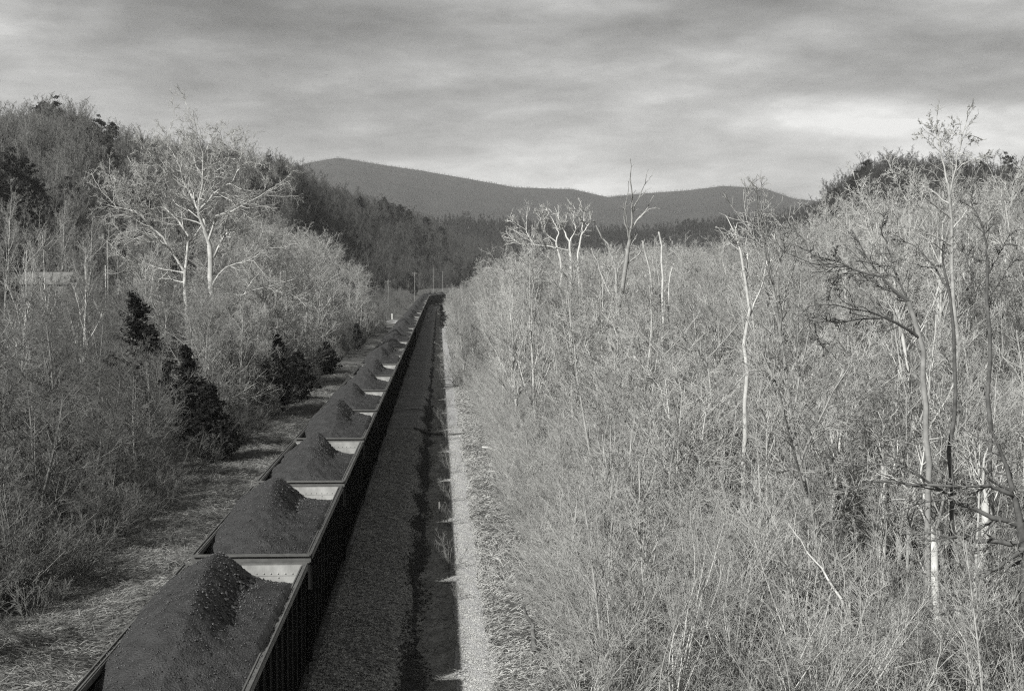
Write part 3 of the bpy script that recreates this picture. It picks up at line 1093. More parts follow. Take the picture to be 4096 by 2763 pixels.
sx = g.normal(1.05, 0.34, N)
size = g.uniform(0.012, 0.03, N)
v_, f_ = lumps(g, np.stack([sx, sy, -0.572 + size * 0.15], 1), size)
tag(mesh_obj('path_pebbles', np_mesh('path_pebbles', v_, f_, M['pebble'])), 'pale pebbles scattered along the gravel path', 'gravel', kind='stuff')


def straw(name, N, xf, yf, hgt, lying, mat, label, seed, zf=ground_z, wid=0.008):
    """matted dry blades, mostly lying over"""
    g = np.random.default_rng(seed)
    x, y = xf(g, N), yf(g, N)
    z = zf(x, y)
    # blades comb together in swirls
    a = 1.2 * np.sin(x * 0.55 + 0.4 * y) + 1.5 * np.sin(y * 0.21 + 1.0) + g.normal(0, 1.2, N)
    L = hgt * g.uniform(0.4, 1.3, N)
    el = np.clip(g.normal(lying, 0.25, N), 0.03, 1.4)
    d = np.stack([np.cos(a) * np.cos(el), np.sin(a) * np.cos(el), np.sin(el)], 1)
    p = np.stack([x, y, z + g.uniform(0, 0.12, N)], 1)
    w = unit(np.cross(d, g.normal(size=(N, 3)))) * wid * g.uniform(0.6, 1.5, (N, 1))
    m = p + d * (L * 0.55)[:, None]
    e = m + (d * np.array([1, 1, 0.2])) * (L * 0.45)[:, None]
    V = np.stack([p - w, p + w, m + w * 0.8, m - w * 0.8, e], 1).reshape(-1, 3)
    b_ = (np.arange(N) * 5)[:, None]
    Q = b_ + np.array([[0, 1, 2, 3]])
    T = b_ + np.array([[3, 2, 4]])
    me = np_mesh(name, V, [Q, T], mat)
    return tag(mesh_obj(name, me), label, 'grass', kind='stuff')


straw('dry_grass', 90000, lambda g, n: g.uniform(-15.5, -7.4, n), lambda g, n: 36 + 160 * g.uniform(0, 1, n) ** 1.9, 0.42, 0.28, M['straw'],
      'matted dry grass on the strip left of the train', 21)
straw('dry_grass', 52000, lambda g, n: 1.5 + 5.5 * g.uniform(0, 1, n) ** 1.3, lambda g, n: 38 + 130 * g.uniform(0, 1, n) ** 1.7, 0.30, 0.45, M['straw_right'],
      'pale dry grass between the gravel path and the thicket', 22)
straw('dry_grass', 9000, lambda g, n: g.uniform(-0.7, 0.8, n), lambda g, n: 38 + 110 * g.uniform(0, 1, n) ** 1.6, 0.25, 0.4, M['straw'],
      'sparse short grass on the verge beside the path', 23, zf=lambda x, y: x * 0 - 0.62)

# ------------------------------------------------------------------ plant kinds
PR = {}


def bare_proto(key, parts, mat, tmat=None):
    PR[key] = Proto(key, parts[0], parts[1], M[mat], M[tmat] if tmat else None, limb_levels=1 if key.startswith(('shrub', 'weed', 'bank_c', 'bank_d')) else 2)


bare_proto('wood_a', bare_tree(1, 15, 0.17, 0.30, 14, (22, 50), 0.42, 0.10, 0.10, 7, 6, 2, twig=0.010), 'twig', 'bark_pale')
bare_proto('wood_b', bare_tree(2, 17, 0.20, 0.38, 13, (25, 55), 0.40, 0.10, 0.11, 7, 6, 2, twig=0.010), 'bark_mid', 'bark_white')
bare_proto('wood_c', bare_tree(3, 14, 0.15, 0.25, 15, (20, 45), 0.40, 0.12, 0.10, 7, 6, 2, twig=0.010, lean=0.1), 'twig', 'bark_mid')
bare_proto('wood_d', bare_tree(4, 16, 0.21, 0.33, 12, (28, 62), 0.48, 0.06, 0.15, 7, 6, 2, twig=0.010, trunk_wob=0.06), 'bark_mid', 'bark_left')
bare_proto('wood_e', bare_tree(5, 13, 0.14, 0.20, 16, (18, 42), 0.38, 0.12, 0.09, 7, 6, 2, twig=0.010), 'twig', 'bark_pale')
bare_proto('sap_a', bare_tree(6, 8, 0.075, 0.15, 13, (20, 45), 0.38, 0.08, 0.08, 6, 4, 0, twig=0.008), 'twig', 'bark_pale')
bare_proto('sap_b', bare_tree(7, 7, 0.07, 0.12, 13, (22, 50), 0.42, 0.08, 0.09, 6, 4, 0, twig=0.008, lean=0.2), 'twig', 'bark_pale')
bare_proto('sap_c', bare_tree(8, 9, 0.085, 0.2, 12, (18, 40), 0.38, 0.08, 0.09, 6, 4, 0, twig=0.008, lean=0.12), 'twig', 'bark_mid')
bare_proto('shrub_a', shrub(11, 4.2, 13, 0.60, 7, 5, 1, r=0.030, twig=0.007), 'twig', 'bark_pale')
bare_proto('shrub_b', shrub(12, 5.4, 11, 0.50, 7, 5, 1, r=0.034, twig=0.007), 'twig', 'bark_pale')
bare_proto('shrub_c', shrub(13, 3.4, 14, 0.80, 7, 5, 1, r=0.026, twig=0.007), 'bark_mid', 'bark_mid')
bare_proto('shrub_d', shrub(14, 6.4, 9, 0.42, 8, 5, 1, r=0.040, twig=0.007), 'twig', 'bark_pale')
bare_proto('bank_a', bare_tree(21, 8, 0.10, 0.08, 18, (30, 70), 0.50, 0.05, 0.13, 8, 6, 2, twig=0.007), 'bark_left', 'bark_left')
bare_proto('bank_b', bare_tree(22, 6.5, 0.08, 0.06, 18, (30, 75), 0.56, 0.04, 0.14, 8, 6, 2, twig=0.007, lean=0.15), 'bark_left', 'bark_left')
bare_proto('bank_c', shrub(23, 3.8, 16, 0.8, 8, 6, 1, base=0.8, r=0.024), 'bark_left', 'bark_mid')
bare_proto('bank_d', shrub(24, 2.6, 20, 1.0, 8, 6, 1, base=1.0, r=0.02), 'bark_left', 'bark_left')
bare_proto('round_a', bare_tree(28, 11, 0.14, 0.06, 26, (30, 68), 0.46, 0.04, 0.12, 8, 6, 2, twig=0.010, taper=0.45), 'twig', 'bark_mid')
bare_proto('round_b', bare_tree(29, 10, 0.13, 0.05, 26, (28, 64), 0.48, 0.05, 0.12, 8, 6, 2, twig=0.010, taper=0.4, lean=0.1), 'bark_mid', 'bark_mid')
bare_proto('bank_tall', bare_tree(25, 13, 0.15, 0.25, 15, (20, 50), 0.42, 0.09, 0.10, 7, 6, 2, twig=0.009), 'bark_mid', 'bark_pale')
bare_proto('poplar_a', bare_tree(26, 14, 0.13, 0.15, 24, (15, 32), 0.28, 0.10, 0.05, 7, 6, 2, twig=0.010), 'bark_mid')
bare_proto('weed', shrub(27, 1.5, 9, 0.35, 5, 3, 0, r=0.008, twig=0.004, base=0.2), 'straw')
for k, (sd, h, w, rag) in {'cedar_a': (31, 4.7, 2.9, 0.20), 'cedar_b': (32, 8.0, 4.0, 0.42), 'cedar_c': (33, 9.5, 5.0, 0.45), 'cedar_d': (34, 3.8, 3.4, 0.2)}.items():
    t_, l_, b_ = cedar(sd, h, w, nb=190 if rag < 0.3 else 140, per=64, ragged=max(rag, 0.34), needle=0.15, power=1.0, low=0.02)
    PR[k] = Proto(k, t_, b_, M['bark_dark'], M['bark_dark'], l_, M['needle'])
for k, (sd, h) in {'pine_a': (41, 17), 'pine_b': (42, 20), 'pine_c': (43, 14)}.items():
    t_, l_, b_ = pine(sd, h)
    PR[k] = Proto(k, t_, b_, M['bark_hill'], M['bark_hill'], l_, M['pine'])


def wood_mesh(name, parts, mat):
    return merged([(tubes(parts[0]), 0), (tubes(parts[1]), 0)], name, [M[mat]])


RIGHT_WOOD = [merged([(tubes(p[0]), 0), (tubes(p[1]), 1)], 'right_wood', [M['bark_pale'], M[m_]]) for p, m_ in (
    (bare_tree(51, 16, 0.17, 0.28, 15, (22, 50), 0.40, 0.10, 0.09, 7, 6, 2, twig=0.013), 'bark_pale'),
    (bare_tree(52, 14, 0.14, 0.22, 16, (20, 46), 0.38, 0.12, 0.08, 7, 6, 2, twig=0.013), 'bark_pale'),
    (bare_tree(53, 17, 0.18, 0.35, 14, (25, 55), 0.38, 0.10, 0.10, 7, 6, 2, twig=0.013), 'bark_mid'))]
UNDER = [wood_mesh('under', shrub(54, 3.4, 14, 0.8, 6, 4, 0, r=0.025, twig=0.009, base=0.8), 'twig'),
         wood_mesh('under', shrub(55, 2.2, 16, 1.0, 6, 4, 0, r=0.02, twig=0.008, base=1.0), 'bark_mid'),
         wood_mesh('under', bare_tree(56, 7, 0.05, 0.12, 16, (22, 48), 0.36, 0.08, 0.08, 6, 4, 0, twig=0.009), 'bark_mid')]
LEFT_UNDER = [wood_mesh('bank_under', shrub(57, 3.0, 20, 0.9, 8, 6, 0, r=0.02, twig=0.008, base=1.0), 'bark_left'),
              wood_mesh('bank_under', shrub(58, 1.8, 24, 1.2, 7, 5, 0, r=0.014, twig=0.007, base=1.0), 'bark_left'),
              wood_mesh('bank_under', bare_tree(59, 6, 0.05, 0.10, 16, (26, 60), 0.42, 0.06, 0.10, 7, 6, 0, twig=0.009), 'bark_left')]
HILL_WOOD = [wood_mesh('hill_wood', bare_tree(61, 17, 0.20, 0.35, 13, (18, 42), 0.34, 0.12, 0.07, 6, 5, 2, twig=0.018), 'bark_hill'),
             wood_mesh('hill_wood', bare_tree(62, 15, 0.18, 0.25, 14, (20, 46), 0.36, 0.12, 0.08, 6, 5, 2, twig=0.018), 'bark_hill'),
             wood_mesh('hill_wood', bare_tree(63, 19, 0.22, 0.42, 12, (18, 40), 0.32, 0.12, 0.07, 6, 5, 2, twig=0.018), 'bark_hill')]
FAR_WOOD = [wood_mesh('far_wood', bare_tree(64, 16, 0.3, 0.3, 9, (18, 45), 0.40, 0.12, 0.07, 5, 3, 0, twig=0.09), 'bark_far'),
            wood_mesh('far_wood', bare_tree(65, 13, 0.3, 0.2, 9, (20, 50), 0.42, 0.12, 0.07, 5, 3, 0, twig=0.09), 'bark_far')]
PINE_WOOD = []
for sd, h in ((66, 18), (67, 15)):
    t_, l_, b_ = pine(sd, h, nb=26, per=24, clump=0.7)
    PINE_WOOD.append(merged([(tubes(t_), 0), (l_, 1)], 'pine_wood', [M['bark_hill'], M['pine']]))

# ------------------------------------------------------------------ woods on the hills (uncounted)
g = np.random.default_rng(77)


def hill_scatter(name, hill, px0, px1, n, meshes, label, t0=0.0, t1=1.12, bias=1.0, pines=0.0, pine_meshes=None, smin=0.75, smax=1.15, ridge=0.0):
    px = g.uniform(px0, px1, n)
    t = t0 + (t1 - t0) * g.uniform(0, 1, n) ** bias
    if ridge:
        k = g.uniform(0, 1, n) < ridge
        t = np.where(k, g.uniform(0.84, 1.02, n), t)
    P = hill.point(px, t)
    P[:, 2] -= 0.4
    idx = g.integers(0, len(meshes), n)
    allm = list(meshes)
    if pines:
        allm += pine_meshes
        # evergreens stand in patches
        patch = np.sin(px * 0.011 + 3 * t) + np.sin(px * 0.027 - 5 * t + 1.3) + g.normal(0, 0.5, n)
        k = (patch > 1.05) & (g.uniform(0, 1, n) < pines)
        idx = np.where(k, len(meshes) + g.integers(0, len(pine_meshes), n), idx)
    scatter(name, P, g.uniform(0, 6.28, n), g.uniform(smin, smax, n), idx, allm, label, 'woodland')


M['bark_flank'] = mat_noise('flank_bark', 0.06, 0.12, 1.0, obj_var=0.3)
M['bark_ridge'] = mat_noise('ridge_bark', 0.025, 0.05, 1.0, obj_var=0.3)


def recoloured(meshes, mat):
    out = []
    for m_ in meshes:
        c_ = m_.copy()
        c_.materials[0] = M[mat]
        out.append(c_)
    return out


hill_scatter('hillside_wood', hill_left, -450, 1180, 4200, HILL_WOOD, 'grey leafless wood on the hillside behind the house', ridge=0.12, pines=0.5, pine_meshes=PINE_WOOD)
hill_scatter('hillside_wood', hill_left, 1100, 2250, 3400, recoloured(HILL_WOOD, 'bark_flank'), 'darker leafless wood on the slope falling to the bend of the line', ridge=0.12, pines=0.6, pine_meshes=PINE_WOOD)
DARK_WOOD = recoloured(HILL_WOOD, 'bark_far')
hill_scatter('hillside_wood', hill_right, 3050, 4500, 2600, DARK_WOOD, 'dark leafless wood covering the knob at the right', ridge=0.2, pines=0.3, pine_meshes=PINE_WOOD)
hill_scatter('hillside_wood', hill_mid, 1350, 4250, 5000, recoloured(FAR_WOOD, 'bark_ridge'), 'dark wood on the low ridge across the valley', ridge=0.15, pines=0.25, pine_meshes=PINE_WOOD)
hill_scatter('mountain_wood', mountain, 550, 4250, 16000, FAR_WOOD, 'fine fringe of forest over the long mountain', t0=0.3, ridge=0.18, smin=0.22, smax=0.42)

# ------------------------------------------------------------------ hand-laid trees, limb by limb
def hero(name, Y, base_px, limbs, mat, label, cat='tree', seed=0, n2=9, n3=6, n4=3, n5=0, twig=0.010, depth=1.0, ratio=(0.16, 0.34), up=0.03,
         wob=0.13, trunk_mat=None, group=None, main=1, conv=None, rs=1.0, rr=0.5, extra=0):
    """limbs: (polyline in photo pixels, start radius, end radius). The first `main` are the trunk(s)."""
    g = np.random.default_rng(seed)
    conv = conv or (lambda p: p)
    bx = at(conv(limbs[0][0][0])[0], 1400, Y)[0]
    gz = float(ground_z(bx, Y))
    o = empty(name, (bx, Y, gz))
    tag(o, label, cat, group)
    K = 8
    P3, RR = [], []
    off = {}
    for k, (pl, r0, r1) in enumerate(limbs):
        pl = [conv(p) for p in pl]
        pts = np.array([at(px, py, Y) for px, py in pl])
        seg = np.linalg.norm(np.diff(pts, axis=0), axis=1)
        s = np.concatenate([[0], np.cumsum(seg)])
        # where this limb leaves an earlier one, start at that limb's depth
        d0 = 0.0
        if k >= main and P3:
            t_ = np.linspace(0, 1, 9)[None, :, None]
            q = np.concatenate([(p[:-1, None] * (1 - t_) + p[1:, None] * t_).reshape(-1, 3) for p in P3])
            dd = np.hypot(q[:, 0] - pts[0, 0], q[:, 2] - pts[0, 2])
            j = int(np.argmin(dd))
            if dd[j] < 2.0:
                d0 = q[j, 1] - Y
                pts[0, 0], pts[0, 2] = q[j, 0], q[j, 2]
        slope = 0.0 if k < main else depth * g.uniform(-0.55, 0.55)
        pts[:, 1] += d0 + slope * s
        t = np.linspace(0, s[-1], K + 1)
        f = np.stack([np.interp(t, s, pts[:, i]) for i in range(3)], 1)
        if k < main:
            f[0, 2] = float(ground_z(f[0, 0], f[0, 1])) - 0.3
        f[1:-1] += g.normal(0, (0.006 if k < main else 0.011) * s[-1], (K - 1, 3))
        P3.append(f)
        RR.append((r0 * rs, r1 * rs))
    for k in range(main):                        # trunks reach the ground
        P3[k][0, 2] = float(ground_z(P3[k][0, 0], P3[k][0, 1])) - 0.3
    org = np.array([bx, Y, gz])
    P3 = [p - org for p in P3]
    pts, rad = np.stack(P3), np.array(RR)
    tv, tf = tubes([(pts[:main], rad[:main], 9)])
    link(bpy.data.objects.new('trunk', np_mesh(name + '_trunk', tv, tf, M[trunk_mat or mat], True)), o)
    groups = []
    if len(pts) > main:
        groups.append((pts[main:], rad[main:], 6))
    src_p, src_r = (pts[main:], rad[main:]) if len(pts) > main else (pts, rad)
    if extra:                                    # crooked side limbs
        le, re_ = children(g, src_p, src_r, extra, 0.2, 0.95, (28, 60), (0.34, 0.62), 8, 0.22, 0.03, 0.55, 0.35, twig * 2.5)
        groups.append((le, re_, 5))
        src_p, src_r = np.concatenate([src_p, le]), np.concatenate([src_r, re_])
    if n2:
        l2, r2 = children(g, src_p, src_r, n2, 0.15, 1.0, (25, 65), ratio, 5, wob, up, rr, 0.35, twig * 1.6)
        groups.append((l2, r2, 4))
        if n3:
            l3, r3 = children(g, l2, r2, n3, 0.15, 1.0, (25, 60), (0.3, 0.6), 4, wob, up, 0.6, 0.4, twig * 1.2)
            groups.append((l3, r3, 3))
            if n4:
                l4, r4 = children(g, l3, r3, n4, 0.2, 1.0, (25, 60), (0.35, 0.65), 3, wob, up, 0.65, 0.3, twig)
                groups.append((l4, r4, 3))
                if n5:
                    l5, r5 = children(g, l4, r4, n5, 0.2, 1.0, (25, 55), (0.4, 0.7), 2, wob, up, 0.7, 0.3, twig * 0.8)
                    groups.append((l5, r5, 3))
    if groups:
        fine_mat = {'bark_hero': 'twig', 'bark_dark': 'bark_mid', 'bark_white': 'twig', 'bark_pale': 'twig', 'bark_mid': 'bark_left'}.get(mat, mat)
        cut = [gr for gr in groups if gr[2] > 3], [gr for gr in groups if gr[2] <= 3]
        me = merged([(tubes(c_), i_) for i_, c_ in enumerate(cut) if c_], name + '_crown', [M[mat], M[fine_mat]])
        link(bpy.data.objects.new('crown', me), o)
    return o


z1 = lambda p: (p[0] * 0.574, 300 + p[1] * 0.574)            # enlarged views of the photograph -> photo pixels
z6 = lambda p: (1900 + p[0] * 0.574, 600 + p[1] * 0.574)
z7 = lambda p: (2900 + p[0] * 0.638, 400 + p[1] * 0.638)
z8 = lambda p: (2300 + p[0] * 0.7725, 1700 + p[1] * 0.7725)

hero('spreading_tree', 140, 848, [
    ([(1480, 2000), (1470, 1500), (1460, 1185)], 0.48, 0.34), ([(1310, 2000), (1300, 1560), (1290, 1370)], 0.30, 0.24),
    ([(1460, 1190), (1400, 1000), (1340, 900), (1280, 780), (1200, 590), (1100, 440)], 0.26, 0.03),
    ([(1465, 1185), (1430, 1050), (1400, 900), (1440, 750), (1440, 600), (1400, 450), (1380, 360)], 0.26, 0.03),
    ([(1480, 1150), (1530, 980), (1680, 940), (1830, 860), (1990, 780)], 0.20, 0.02),
    ([(1410, 940), (1500, 840), (1620, 760), (1720, 620), (1800, 500)], 0.15, 0.02),
    ([(1280, 790), (1150, 690), (1060, 590), (960, 490)], 0.11, 0.02),
    ([(1440, 700), (1530, 600), (1560, 480), (1530, 390)], 0.10, 0.02),
    ([(1290, 1370), (1200, 1250), (1120, 1130), (1020, 1020), (880, 920), (700, 890)], 0.20, 0.02),
    ([(1290, 1370), (1280, 1100), (1190, 960), (1060, 860), (930, 700), (820, 540)], 0.19, 0.02),
    ([(1420, 1330), (1560, 1150), (1660, 1000), (1760, 960), (1900, 930)], 0.18, 0.02),
    ([(1290, 1380), (1050, 1340), (900, 1310), (760, 1220)], 0.14, 0.02),
    ([(1190, 1230), (1050, 1110), (900, 1080), (760, 1110)], 0.12, 0.02),
    ([(1470, 1500), (1560, 1340), (1740, 1300), (1900, 1180)], 0.15, 0.02),
    ([(1470, 1540), (1700, 1530), (1850, 1470), (2190, 1380)], 0.15, 0.03),
    ([(1060, 860), (920, 780), (780, 760), (700, 720)], 0.08, 0.02),
    ([(1340, 900), (1220, 820), (1090, 790), (1000, 700)], 0.08, 0.02),
    ([(1400, 900), (1480, 720), (1620, 640), (1680, 500)], 0.09, 0.02),
    ([(1220, 640), (1240, 520), (1200, 400)], 0.06, 0.015),
    ([(1290, 1450), (1150, 1420), (1000, 1440), (880, 1480)], 0.10, 0.02),
    ([(1830, 1475), (1950, 1520), (2100, 1560)], 0.06, 0.015),
], 'bark_hero', 'big pale spreading tree with many crooked limbs left of the line', seed=3, n2=8, n3=6, n4=4, n5=1, twig=0.010, conv=z1, rs=0.70, rr=0.60, extra=7,
     ratio=(0.24, 0.52), wob=0.20, up=0.02, trunk_mat='bark_hero', main=2)

hero('dead_tree', 110, 2480, [
    ([(1000, 1400), (1000, 1080), (1050, 800), (1085, 600)], 0.24, 0.13),
    ([(1085, 640), (1100, 430), (1130, 350), (1170, 180)], 0.11, 0.02), ([(1080, 640), (1040, 500), (1020, 350), (970, 325)], 0.09, 0.02),
    ([(1085, 480), (1080, 330), (1060, 230), (1050, 80)], 0.08, 0.02), ([(1090, 550), (1180, 430), (1240, 320)], 0.09, 0.02),
    ([(1120, 500), (1210, 410), (1270, 415)], 0.05, 0.02), ([(1050, 800), (1170, 700), (1190, 620)], 0.07, 0.03),
    ([(1000, 1080), (960, 800), (900, 620), (840, 530)], 0.14, 0.05), ([(990, 1090), (920, 950), (850, 740), (830, 680)], 0.09, 0.04),
    ([(1045, 620), (1040, 400), (1045, 230)], 0.06, 0.02), ([(1130, 350), (1180, 290), (1220, 265)], 0.03, 0.012), ([(1150, 260), (1210, 190), (1228, 135)], 0.02, 0.01),
], 'bark_pale', 'gaunt dead tree with broken upright limbs standing above the thicket', seed=8, n2=3, n3=2, n4=0, twig=0.010, conv=z6, ratio=(0.06, 0.16), trunk_mat='bark_mid')

for k, (pl, r0, lab) in enumerate((([(1310, 1400), (1310, 1030), (1305, 700), (1280, 570)], 0.17, 'tallest of the broken pale trunks rising from the thicket'),
                                   ([(1250, 1400), (1240, 1010), (1200, 780), (1165, 630)], 0.13, 'leaning broken trunk beside the tallest pale snag'),
                                   ([(1345, 1400), (1350, 1040), (1360, 840), (1385, 790)], 0.14, 'short broken trunk with a forked top among the snags'),
                                   ([(1300, 1400), (1290, 990), (1265, 770)], 0.10, 'thin broken trunk between two taller snags'))):
    hero('snag', 108 + 2 * k, z6(pl[0])[0], [(pl, r0, r0 * 0.55), ([pl[2], (pl[2][0] + 18, pl[2][1] - 50)], 0.03, 0.01)], 'bark_pale', lab, seed=40 + k, rs=0.7,
         n2=2, n3=2, n4=0, conv=z6, group='broken trunks in the thicket', ratio=(0.3, 0.6))

hero('dead_tree', 72, 2985, [
    ([(1870, 2400), (1890, 1480), (1900, 1000), (1850, 700)], 0.22, 0.10),
    ([(1850, 700), (1820, 570), (1770, 450)], 0.06, 0.025), ([(1895, 980), (1915, 800), (1905, 640)], 0.07, 0.02),
    ([(1850, 710), (1760, 640), (1690, 540)], 0.05, 0.02), ([(1900, 1200), (1980, 1020), (2050, 880), (2090, 660)], 0.08, 0.025),
    ([(1890, 1100), (1880, 860)], 0.03, 0.01), ([(2040, 900), (1960, 870)], 0.03, 0.01),
], 'bark_pale', 'tall slim dead tree with a bare pale trunk amid the thicket', seed=12, n2=5, n3=3, n4=2, conv=z6, ratio=(0.14, 0.3), rs=0.6, extra=2)

hero('sycamore', 165, 2260, [
    ([(600, 1100), (600, 800), (565, 650)], 0.20, 0.15), ([(680, 1100), (665, 780), (660, 640)], 0.22, 0.16), ([(730, 1100), (715, 760), (740, 600)], 0.18, 0.13),
    ([(565, 650), (590, 560), (540, 480), (500, 400)], 0.13, 0.03), ([(565, 690), (435, 670), (360, 560), (370, 420)], 0.12, 0.02),
    ([(660, 640), (600, 520), (580, 440), (560, 390)], 0.13, 0.02), ([(660, 650), (700, 560), (690, 450), (710, 400)], 0.12, 0.02),
    ([(740, 600), (760, 450), (735, 370)], 0.11, 0.02), ([(740, 600), (800, 500), (820, 420)], 0.09, 0.02), ([(570, 640), (470, 560), (450, 440)], 0.10, 0.02),
    ([(430, 670), (300, 650), (220, 560)], 0.07, 0.02), ([(620, 700), (560, 680), (480, 640), (400, 640)], 0.08, 0.02), ([(360, 560), (280, 500), (250, 440)], 0.05, 0.02),
    ([(500, 560), (480, 460), (470, 390)], 0.06, 0.02),
], 'bark_white', 'clump of white barked sycamore stems with rounded crowns above the thicket', seed=15, n2=8, n3=6, n4=3, extra=4, conv=z6, ratio=(0.24, 0.46), main=3, up=0.12, twig=0.012, wob=0.10, rr=0.55, rs=0.8)

hero('tall_tree', 78, 3805, [
    ([(1440, 2600), (1430, 1500), (1420, 1000), (1425, 700), (1400, 520)], 0.24, 0.12),
    ([(1400, 540), (1370, 350), (1340, 180), (1355, 40)], 0.09, 0.012), ([(1425, 620), (1465, 310), (1500, 110)], 0.09, 0.015),
    ([(1425, 640), (1300, 560), (1200, 520), (1120, 420)], 0.08, 0.015), ([(1420, 760), (1250, 640), (1150, 560), (1080, 470)], 0.08, 0.02),
    ([(1370, 330), (1280, 260), (1220, 200)], 0.04, 0.01), ([(1460, 330), (1560, 380), (1640, 330)], 0.05, 0.01), ([(1430, 800), (1560, 640), (1620, 500)], 0.08, 0.015),
    ([(1375, 300), (1440, 220), (1420, 130)], 0.035, 0.01), ([(1480, 250), (1560, 220), (1590, 270)], 0.03, 0.01),
    ([(1420, 900), (1200, 820), (1000, 800), (860, 880)], 0.08, 0.015), ([(1350, 250), (1310, 120), (1320, 60)], 0.03, 0.01),
], 'bark_pale', 'tallest bare tree at the right, its twiggy top against the cloud', seed=18, n2=9, n3=5, extra=3, n4=3, conv=z7, rs=0.62, trunk_mat='bark_mid', ratio=(0.16, 0.34), twig=0.009)

hero('leaning_tree', 53, 3640, [
    ([(1280, 2600), (1240, 1500), (1150, 1260)], 0.20, 0.15),
    ([(1150, 1260), (1000, 1130), (800, 1055), (660, 1050), (380, 940)], 0.10, 0.02), ([(1150, 1260), (950, 1140), (870, 1130)], 0.06, 0.015),
    ([(1240, 1500), (1050, 1380), (800, 1320), (600, 1280), (440, 1290)], 0.10, 0.02), ([(1180, 1330), (1090, 1020), (1080, 850)], 0.08, 0.015),
    ([(800, 1060), (700, 1000), (560, 990)], 0.04, 0.01), ([(740, 1160), (660, 1260)], 0.03, 0.01),
], 'bark_dark', 'leaning dark tree with long sagging branches at the right of the thicket', seed=21, n2=12, n3=6, n4=3, conv=z7, ratio=(0.18, 0.4), rs=0.58, extra=2, trunk_mat='bark_mid')

hero('dark_tree', 50, 3950, [
    ([(1660, 2700), (1655, 1700), (1650, 1300), (1650, 1010)], 0.15, 0.09),
    ([(1650, 1010), (1640, 800), (1570, 620)], 0.07, 0.02), ([(1650, 1010), (1590, 1000), (1540, 965)], 0.05, 0.02),
    ([(1655, 1090), (1720, 950), (1770, 830)], 0.06, 0.02), ([(1650, 1200), (1560, 1080), (1520, 900)], 0.05, 0.015), ([(1655, 1250), (1740, 1050), (1790, 980)], 0.05, 0.015),
], 'bark_dark', 'slim dark barked tree with forked top among the pale trees', seed=24, n2=10, n3=5, n4=2, conv=z7, ratio=(0.2, 0.4), twig=0.008, rs=0.6, extra=2)
hero('dark_tree', 55, 3790, [
    ([(1420, 2600), (1430, 1500), (1410, 1180), (1370, 1040)], 0.16, 0.08),
    ([(1370, 1040), (1345, 940), (1290, 900)], 0.06, 0.02), ([(1410, 1180), (1280, 1010), (1180, 905), (1090, 850)], 0.08, 0.02),
    ([(1200, 930), (1210, 1000)], 0.04, 0.02), ([(1370, 1050), (1310, 1040)], 0.03, 0.015),
], 'bark_dark', 'crooked dark barked tree leaning over pale trunks', seed=25, n2=8, n3=4, n4=2, conv=z7, ratio=(0.2, 0.4), twig=0.008, rs=0.6, extra=2)

hero('overhanging_tree', 46, 4130, [
    ([(2370, 1900), (2350, 1100), (2320, 600), (2300, 500)], 0.26, 0.17),
    ([(2310, 520), (2100, 460), (1900, 350), (1750, 240), (1640, 195)], 0.10, 0.025), ([(2330, 610), (2080, 600), (1850, 575), (1700, 565)], 0.10, 0.02),
    ([(2340, 700), (2250, 740), (2060, 820)], 0.07, 0.02), ([(2310, 530), (2270, 380), (2200, 150), (2130, 20)], 0.12, 0.03),
    ([(2330, 330), (2100, 300), (1900, 295)], 0.09, 0.02), ([(1640, 195), (1500, 190), (1380, 180)], 0.025, 0.008),
    ([(2340, 800), (2200, 960), (2060, 980), (1900, 930)], 0.07, 0.02), ([(2345, 620), (2200, 700), (2050, 770)], 0.09, 0.03),
    ([(1880, 295), (1560, 290), (1400, 340), (1200, 390)], 0.05, 0.012),
], 'bark_dark', 'dark limbed tree reaching long horizontal branches over the thicket', seed=28, n2=9, n3=5, n4=2, conv=z8, ratio=(0.16, 0.36), twig=0.008, rs=1.0, extra=2)

hero('leaning_tree', 70, 2560, [
    ([(970, 1500), (960, 1100), (930, 700), (990, 350)], 0.28, 0.14), ([(990, 350), (1010, 180), (1100, 90)], 0.07, 0.02),
    ([(950, 900), (1040, 500), (1050, 300)], 0.09, 0.03), ([(990, 300), (870, 180), (700, 60)], 0.06, 0.015),
], 'bark_dark', 'dark leaning trunk in the middle of the thicket', seed=30, n2=8, n3=4, n4=2, conv=z8, ratio=(0.15, 0.3))
hero('forked_tree', 52, 3150, [
    ([(1330, 1900), (1190, 1120), (1110, 950)], 0.09, 0.06), ([(1110, 950), (1080, 860), (990, 780), (800, 610)], 0.035, 0.010),
    ([(1110, 950), (1100, 870), (1065, 700), (970, 580)], 0.05, 0.012), ([(1190, 1120), (1130, 1000), (960, 900)], 0.03, 0.01),
    ([(1060, 700), (1050, 600), (1010, 520)], 0.025, 0.008),
], 'bark_pale', 'young forked pale tree leaning across the foot of the thicket', seed=31, n2=9, n3=5, n4=2, conv=z8, ratio=(0.2, 0.4), twig=0.006)
hero('forked_tree', 50, 3500, [
    ([(1600, 1900), (1470, 1180), (1380, 900)], 0.09, 0.05), ([(1380, 900), (1290, 760), (1150, 540)], 0.05, 0.012), ([(1450, 1120), (1330, 700), (1270, 560)], 0.05, 0.012),
    ([(1500, 1250), (1440, 900), (1400, 640)], 0.05, 0.012),
], 'bark_pale', 'young pale tree of three stems leaning beside the forked one', seed=32, n2=9, n3=5, n4=2, conv=z8, ratio=(0.2, 0.4), twig=0.006)
